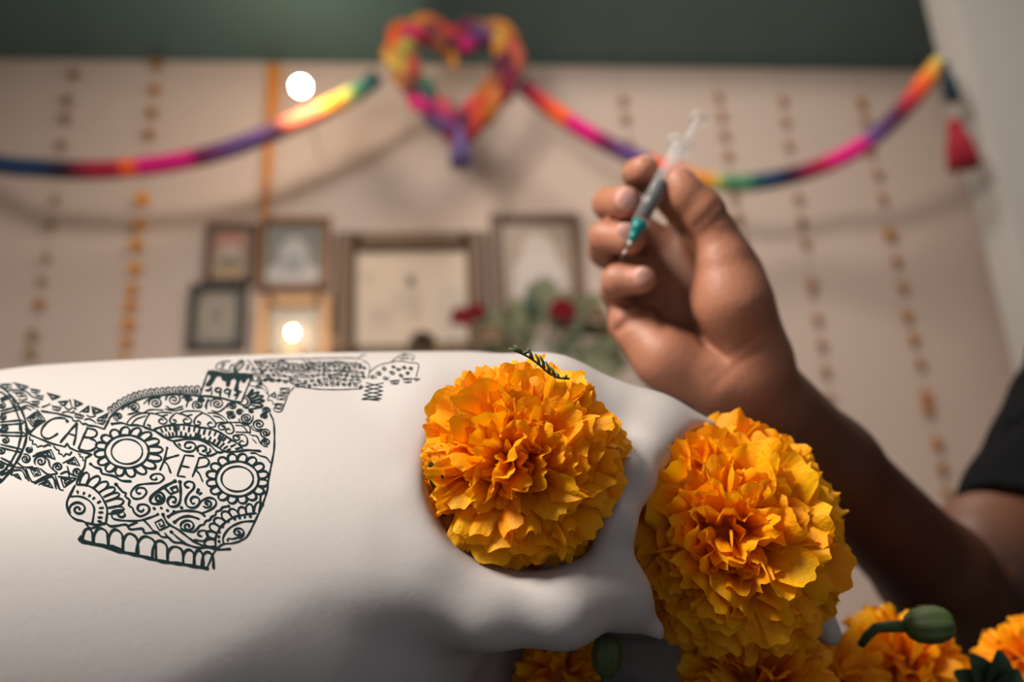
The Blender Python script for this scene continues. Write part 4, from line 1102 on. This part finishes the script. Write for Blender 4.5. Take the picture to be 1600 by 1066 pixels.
# ================================================================== THE PERSON'S ARM, HAND AND SHIRT
HD = 438.0
def h(px, py, dz=0.0):
    return uvd(px, py, HD+dz)
SH = uvd(1745, 565, 720); EL = uvd(1545, 985, 590); WR = uvd(1165, 596, 446)
F_IDX = [h(1085,350,38), h(1030,292,40), h(996,272,18), h(1006,266,-3)]
F_MID = [h(1045,392,44), h(968,338,40), h(952,318,14), h(977,316,-6)]
F_RNG = [h(1015,436,42), h(946,392,32), h(946,370,6), h(984,374,-8)]
F_PNK = [h(985,495,32), h(964,455,20), h(966,438,0), h(1004,438,-8)]
THB = [h(1172,545,0), h(1150,425,-6), h(1098,332,-12), h(1062,288,-12)]
def finger(P, pts, rads): return chain(P, pts, rads, 3.0)
def arm_sdf(P):
    palm = None
    for mcp, r in ((F_IDX[0], 12.5), (F_MID[0], 13), (F_RNG[0], 13), (F_PNK[0], 12.5)):
        c = cap(P, mcp, WR + (mcp-WR)*.2, r, 15)
        palm = c if palm is None else smin(palm, c, 9)
    palm = smin(palm, chain(P, [h(985,505,14), h(1040,560,2), h(1115,595,0)], [13, 16.5, 17], 8), 10)        # heel of the hand
    then = chain(P, [h(1178,560,-2), h(1142,470,-12), h(1130,415,-12)], [19, 20, 15], 8)                     # thumb base
    palm = smin(palm, then, 9)
    # web of the thumb
    palm = smin(palm, chain(P, [h(1130,420,2), h(1095,370,18)], [10, 9], 4), 8)
    th = finger(P, THB, [18, 13.0, 11.6, 9.2])
    th = smin(th, ell(P, h(1068,305,-13), (9, 11, 10)), 3)
    d = smin(palm, th, 7)
    fi = finger(P, F_IDX, [11, 9.6, 8.6, 8.2])
    fm = finger(P, F_MID, [11, 10, 9.4, 9.0])
    fr = finger(P, F_RNG, [11, 9.8, 9.2, 8.6])
    fp = finger(P, F_PNK, [10.5, 9.2, 8.8, 7.8])
    f = smin(smin(fi, fm, 1.2), smin(fr, fp, 1.2), 1.2)
    d = smin(d, f, 3.0)
    # nails, slightly raised plates
    for c, r in NAILS: d = smin(d, ell(P, c, r), 0.8)
    # creases of the palm
    near = P[:, 2] < HD + 22
    if near.any():
        Q = P[near]; px = 800 + Q[:, 0]/Q[:, 2]*F_PX; py = 533 + Q[:, 1]/Q[:, 2]*F_PX; g = np.zeros(len(Q))
        for pts, dp, sg in CREASES:
            for (xa, ya), (xb, yb) in zip(pts[:-1], pts[1:]):
                L2 = (xb-xa)**2+(yb-ya)**2; t_ = np.clip(((px-xa)*(xb-xa)+(py-ya)*(yb-ya))/L2, 0, 1)
                q = (px-xa-t_*(xb-xa))**2 + (py-ya-t_*(yb-ya))**2
                g = np.maximum(g, dp*np.exp(-q/(sg*sg)))
        d = d.copy(); d[near] += g
    # forearm and upper arm
    fa = chain(P, [WR, WR+(EL-WR)*.28, WR+(EL-WR)*.72, EL], [25, 28, 36, 36], 14)
    fa = smin(fa, cap(P, WR + np.array([-9, -6, 6]), WR+(EL-WR)*.3 + np.array([-9, -6, 6]), 20, 27), 10)
    d = smin(d, fa, 14)
    d = smin(d, ell(P, uvd(1542, 862, 605), (45, 45, 38)), 12)
    d = smin(d, chain(P, [EL, EL+(SH-EL)*.5, SH], [38, 44, 47], 10), 16)
    return d
CREASES = [([(1062,455), (1078,495), (1104,538), (1136,560)], 2.6, 6), ([(966,516), (1000,488), (1036,446)], 2.4, 6), ([(1031,462), (1036,512)], 1.4, 6),
           ([(1090,352), (1122,318)], 1.1, 5), ([(1098,365), (1134,330)], 0.9, 5), ([(1120,600), (1150,570), (1190,545)], 1.2, 6), ([(1112,585), (1145,556), (1180,528)], 0.9, 6),
           ([(960,470), (985,478), (1015,462)], 1.6, 6)]
NAILS = [(F_MID[3] + np.array([-1.0, -.5, -8.2]), (5.6, 6.2, 1.6)), (F_RNG[3] + np.array([-3.5, -4.0, -7.6]), (5.2, 5.0, 1.6)),
         (F_PNK[3] + np.array([-1.5, -3.2, -6.6]), (4.6, 4.2, 1.5)), (h(1084, 296, -13) , (2.5, 6.5, 5.5))]
AV, AQ = mesh_sdf(arm_sdf, (38, -112, 395), (570, 235, 770), 1.6, relax=2)
# the rest of the body, mostly under the clothes: torso core, neck, head, lowered left arm
BU = np.array([RIGHT.z, -UP.z, FWD.z])                                   # world up in camera axes
BF = -0.94*np.array([RIGHT.x, -UP.x, FWD.x]) - 0.34*np.array([RIGHT.y, -UP.y, FWD.y])   # facing left, a little to the camera
BL = np.cross(BU, BF); BL = BL if BL[2] < 0 else -BL
NK = SH + 185*BL + 45*BU
B3 = np.stack([BL, BF, BU], 1)
loc = lambda l, f, u: NK + l*BL + f*BF + u*BU
SL_ = SH + 370*BL
def head_tilt(q):
    "head bowed forwards and turned towards the work"
    a, c = math.radians(22), np.array([0, 10, 110.0]); x = q + np.array([0, 0, 40.0]) - c
    y1 = x[:, 1]*math.cos(a) - x[:, 2]*math.sin(a); z1 = x[:, 1]*math.sin(a) + x[:, 2]*math.cos(a)
    return np.stack([x[:, 0], y1, z1], 1) + c
def head_sdf(q):
    q = head_tilt(q)
    d = ell(q, (0, 8, 200), (73, 94, 100))
    d = smin(d, ell(q, (0, 42, 140), (52, 52, 58)), 22)
    d = smin(d, ell(q, (0, 84, 108), (20, 14, 15)), 14)
    for sd in (-1, 1):
        d = smax(d, -ell(q, (sd*31, 101, 176), (17, 12, 11)), 9)
        d = smin(d, ell(q, (sd*31, 82, 176), (12, 10, 8)), 2)
        d = smin(d, ell(q, (sd*74, -2, 168), (7, 17, 29)), 5)
        d = smin(d, cap(q, (sd*12, 99, 197), (sd*48, 86, 196), 6), 8)
    d = smin(d, cap(q, (0, 96, 184), (0, 112, 154), 6.5, 10), 6)
    d = smin(d, ell(q, (0, 96, 128), (24, 9, 5)), 4); d = smin(d, ell(q, (0, 95, 119), (20, 9, 5)), 4)
    return d
def rest_sdf(P):
    q = (P - NK) @ B3
    d = smin(head_sdf(q), cap(q, (0, -8, -20), (0, 8, 90), 56, 52), 22)
    d = smin(d, cap(q, (-120, 0, -60), (120, 0, -60), 48), 30)
    hang = [(185, 0, -45), (225, -10, -320), (215, 55, -560)]
    d = smin(d, chain(q, hang, [48, 38, 26], 10), 20)
    w = np.array(hang[2])
    d = smin(d, chain(q, [w, w+(-4, 14, -60), w+(-4, 18, -95)], [24, 24, 20], 8), 10)
    for k, (ln, off) in enumerate(((72, 30), (80, 12), (75, -6), (60, -22))):
        b0 = w + (-4, 16+off, -90)
        d = smin(d, chain(q, [b0, b0+(-6, 4, -ln*.5), b0+(-18, 8, -ln)], [10, 9, 7.5], 3), 3)
    d = smin(d, chain(q, [w+(-4, 34, -30), w+(-14, 52, -70), w+(-20, 54, -98)], [13, 11, 8.5], 3), 6)
    return d
def span(pts, m):
    pts = np.array(pts); return pts.min(0)-m, pts.max(0)+m
lo_, hi_ = span([loc(-180, 130, 320), loc(270, -120, 320), loc(270, 130, -780), loc(-180, -120, -780), loc(270, -120, -780), loc(-180, 130, -780)], 10)
RV, RQ = mesh_sdf(rest_sdf, lo_, hi_, 3.6, relax=2)
NA = len(AV); AV = np.concatenate([AV, RV]); AQ = np.concatenate([AQ, RQ+NA])
def quads_obj(name, V, Q, mat=None, parent=None):
    me = bpy.data.meshes.new(name); me.from_pydata(to_world(V).tolist(), [], Q.tolist())
    me.polygons.foreach_set('use_smooth', np.ones(len(Q), bool)); me.update()
    o = bpy.data.objects.new(name, me); COL.objects.link(o)
    if mat: me.materials.append(mat)
    if parent: attach(o, parent)
    return o
body = quads_obj('person', AV, AQ)
# skin tones: lighter palm side, darker back of the hand and arm, pink nails; forearm darkened further for its shade
def skin_cols(V):
    col = np.tile(np.array([0.155, 0.062, 0.032]), (len(V), 1))
    palm_c = np.array([0.40, 0.165, 0.095])
    along = ((V-WR) @ (EL-WR))/np.linalg.norm(EL-WR)
    # palm side faces the camera and the lower left
    me = body.data
    nr = np.empty(len(V)*3, np.float32); me.vertices.foreach_get('normal', nr); nr = nr.reshape(-1, 3)
    nl = nr @ _M        # normals in camera axes
    face = np.clip(-nl[:, 2]*.75 - nl[:, 0]*.45 + .30, 0, 1)
    hand = np.clip(1 - (along+4)/36.0, 0, 1); hand[NA:] = 0
    k = (face*hand)[:, None]
    col = col*(1-k) + palm_c*k
    fore = np.clip((along-25)/50.0, 0, 1)[:, None]; col = col*(1-fore) + np.array([0.105, 0.040, 0.020])*fore  # shade lying on the forearm is painted into its skin colour
    upper = np.clip(((V-EL) @ (SH-EL))/np.linalg.norm(SH-EL)/60 - .6, 0, 1)[:, None]; col = col*(1-upper) + np.array([0.17, 0.072, 0.042])*upper
    # tattooed patches round the elbow
    de = np.linalg.norm(V-EL, axis=1); pat = np.sin(V[:, 0]*.16+1.3*np.sin(V[:, 1]*.11))*np.sin(V[:, 1]*.19+V[:, 2]*.08)
    tt_ = (np.clip((75-de)/25, 0, 1)*np.clip(pat*3+.6, 0, 1)*.75)[:, None]; col = col*(1-tt_) + np.array([0.022, 0.018, 0.020])*tt_
    tips = np.zeros(len(V))
    for t_ in (F_IDX[3], F_MID[3], F_RNG[3], F_PNK[3], THB[3]):
        tips = np.maximum(tips, np.clip(1 - (np.linalg.norm(V-t_, axis=1)-7)/9, 0, 1))
    k = (tips*.55)[:, None]; col = col*(1-k) + np.array([0.48, 0.21, 0.13])*k
    for c, r in NAILS:
        q = np.linalg.norm((V-c)/(np.array(r)+.6), axis=1); k = np.clip((1.25-q)/.25, 0, 1)[:, None]
        col = col*(1-k) + np.array([0.66, 0.36, 0.30])*k
    q = head_tilt((V[NA:]-NK) @ B3); base = np.tile(np.array([0.17, 0.072, 0.042]), (len(q), 1))
    for sd in (-1, 1):
        ey = (np.linalg.norm((q-(sd*31, 93, 176))/(10, 10, 4.6), axis=1) < 1)[:, None]; base = np.where(ey, (0.6, 0.57, 0.54), base)
        ir = (np.linalg.norm((q-(sd*31, 93, 176))/(4.8, 10, 4.8), axis=1) < 1)[:, None]; base = np.where(ir, (0.02, 0.012, 0.01), base)
    lip = (np.linalg.norm((q-(0, 100, 124))/(25, 12, 9), axis=1) < 1)[:, None]; base = np.where(lip, (0.22, 0.07, 0.055), base)
    col[NA:] = base
    return col
set_attr(body, 'skin_tone', skin_cols(AV))
def skin_material():
    m = attr_mat('brown_skin', 'skin_tone', 0.52, 0.35, 420, Subsurface_Weight=0.03, Subsurface_Scale=0.004)
    nt = m.node_tree; b = nt.nodes['Principled BSDF']
    b.inputs['Subsurface Radius'].default_value = (1.0, 0.4, 0.2)
    return m
body.data.materials.append(skin_material())
tag(body, 'brown-skinned person in a black shirt, arm raised, hand holding a syringe', 'person')
def shirt_sdf(P):
    q = (P - NK) @ B3
    sl = chain(P, [EL+(SH-EL)*.20, EL+(SH-EL)*.7, SH], [60, 63, 67], 10)
    sl = smax(sl, -((P-(EL+(SH-EL)*.30)) @ ((SH-EL)/np.linalg.norm(SH-EL))), 3)
    sl2 = smax(chain(q, [(185, 0, -45), (225, -10, -320)], [64, 62], 8), -(q[:, 2]+235), 3)
    torso = None
    for l0, l1 in ((-92, -72), (92, 72), (0, 0)):
        c = chain(q, [(l0, 0, -110), (l0*.9, 4, -300), (l1, 0, -560)], [98, 94, 96], 30)
        torso = c if torso is None else smin(torso, c, 60)
    torso = smin(torso, cap(q, (-150, -4, -50), (150, -4, -50), 58), 50)
    torso = smax(torso, -(q[:, 2]+600), 6)
    d = smin(smin(torso, sl, 30), sl2, 30)
    d = d + 1.6*np.sin(P[:, 0]*.05 + P[:, 1]*.09) + 1.0*np.sin(P[:, 1]*.13 - P[:, 2]*.07)
    inner = chain(P, [EL+(SH-EL)*.2, SH], [54, 58], 10)
    d = smax(d, -np.where(((P-(EL+(SH-EL)*.62)) @ (SH-EL)) < 0, inner, 1e3), 1.5)
    return smax(d, -cap(q, (0, 14, -20), (0, 10, 120), 62), 3)            # neck opening
def trousers_sdf(P):
    q = (P - NK) @ B3; d = None
    for sd in (-1, 1):
        c = chain(q, [(sd*62, 0, -570), (sd*85, 18, -860), (sd*88, 0, FLOOR_U+70)], [92, 70, 58], 30)
        d = c if d is None else smin(d, c, 14)
    return smax(d, q[:, 2]+572, 5)
FLOOR_U = -(to_world(NK)[0][2])*1000
def hair_sdf(P):
    q = head_tilt((P - NK) @ B3)
    d = ell(q, (0, 0, 208), (81, 101, 104)) + .8*np.sin(q[:, 0]*.4)*np.sin(q[:, 1]*.37+q[:, 2]*.3)
    d = smax(d, (q[:, 1]-64) - .45*(q[:, 2]-250), 6)
    d = smax(d, -(q[:, 2]-150) + .25*q[:, 1], 6)
    return smax(d, -ell(q, (0, 8, 200), (70, 91, 97)), 2)
M['shirt'] = noisy('black_cotton', (0.0016, 0.002, 0.003), (0.0025, 0.003, 0.004), 30, 0.95, 0.2, 300, Specular_IOR_Level=0.15)
lo_, hi_ = span([loc(l, f, u) for l in (-270, 300) for f in (-130, 130) for u in (60, -620)] + [EL, SH], 12)
V_, Q_ = mesh_sdf(shirt_sdf, lo_, hi_, 4.0)
shirt = quads_obj('shirt', V_, Q_, M['shirt'], body)
M['denim'] = noisy('dark_denim', (0.012, 0.016, 0.026), (0.02, 0.025, 0.036), 60, 0.9)
lo_, hi_ = span([loc(l, f, u) for l in (-180, 180) for f in (-110, 110) for u in (-540, FLOOR_U)], 6)
V_, Q_ = mesh_sdf(trousers_sdf, lo_, hi_, 6.0)
quads_obj('trousers', V_, Q_, M['denim'], body)['label'] = 'dark denim trousers'
for sd in (-1, 1):
    shoe = lambda P: smax(chain((P-NK) @ B3, [(sd*88, -10, FLOOR_U+58), (sd*92, 60, FLOOR_U+44), (sd*98, 150, FLOOR_U+34)], [50, 44, 36], 12), -(((P-NK) @ B3)[:, 2]-FLOOR_U-1), 2)
    lo_, hi_ = span([loc(sd*95+l, f, u) for l in (-60, 60) for f in (-70, 195) for u in (FLOOR_U-4, FLOOR_U+115)], 4)
    V_, Q_ = mesh_sdf(shoe, lo_, hi_, 4.5); quads_obj('shoe', V_, Q_, M['shirt'], body)
lo_, hi_ = span([loc(l, f, u) for l in (-120, 120) for f in (-150, 170) for u in (90, 350)], 6)
V_, Q_ = mesh_sdf(hair_sdf, lo_, hi_, 3.5)
quads_obj('hair', V_, Q_, noisy('black_hair', (0.008, 0.006, 0.005), (0.016, 0.011, 0.009), 80, 0.55, 0.6, 500), body)['label'] = 'short black hair'
shirt['label'] = 'black short sleeved cotton shirt'

# ================================================================== THE SYRINGE
tip = h(969, 406, -27); hub0 = h(985, 378, -24); bar0 = h(1000, 348, -21); bar1 = h(1062, 228, -8); end = h(1092, 188, -3)
Wm = lambda p: Vector(to_world(p)[0])
sy = tag(empty('syringe', Wm(bar0)), 'clear syringe of dark ink with teal hub and thin needle, held in the hand', 'syringe')
def glass(name, color, rough=0.08):
    m = principled(name, color, rough); nt = m.node_tree; b = nt.nodes['Principled BSDF']
    tr = nt.nodes.new('ShaderNodeBsdfTransparent'); mx = nt.nodes.new('ShaderNodeMixShader'); mx.inputs[0].default_value = 0.17
    nt.links.new(tr.outputs[0], mx.inputs[1]); nt.links.new(b.outputs[0], mx.inputs[2])
    nt.links.new(mx.outputs[0], nt.nodes['Material Output'].inputs['Surface'])
    return m
M['clear'] = glass('clear_plastic', (0.93, 0.95, 0.96)); M['syringe_ink'] = principled('dark_ink', (0.004, 0.012, 0.016), 0.25)
M['hub'] = principled('teal_plastic', (0.005, 0.22, 0.21), 0.35); M['steel'] = principled('steel', (0.55, 0.55, 0.55), 0.3, 1.0)
M['white_pl'] = principled('white_plastic', (0.8, 0.82, 0.84), 0.4)
def seg3(a, b, ra, rb=None, name='part', mat=None, n=16, steps=None):
    A, B = Wm(a), Wm(b); rb = ra if rb is None else rb
    return MB().tube([A, A+(B-A)*.5, B], [ra, (ra+rb)/2, rb], n).build(name, mat, sy, True)
L_ = lambda q: bar0 + (bar1-bar0)*q
seg3(L_(0), L_(1), .0047, None, 'barrel', M['clear'])
seg3(L_(.10), L_(.46), .0038, None, 'ink_filling', M['syringe_ink'])
seg3(L_(.46), L_(.52), .0039, None, 'plunger_seal', M['syringe_ink'])
seg3(bar0, hub0 + (bar0-hub0)*.45, .0042, .0028, 'barrel_nose', M['hub'])
seg3(hub0 + (bar0-hub0)*.5, hub0, .0028, .0015, 'needle_hub', M['hub'])
seg3(hub0, hub0 + (tip-hub0)*.15, .0012, .0008, 'needle_collar', M['white_pl'])
seg3(hub0, tip, .00035, .00025, 'needle', M['steel'], 6)
seg3(L_(1.0), L_(1.03), .0085, None, 'finger_flange', M['clear'])
seg3(L_(.52), end, .0022, None, 'plunger_rod', M['clear'])
e2 = end + (bar1-bar0)/np.linalg.norm(bar1-bar0)*1.6
seg3(end, e2, .0062, None, 'plunger_head', M['clear'])
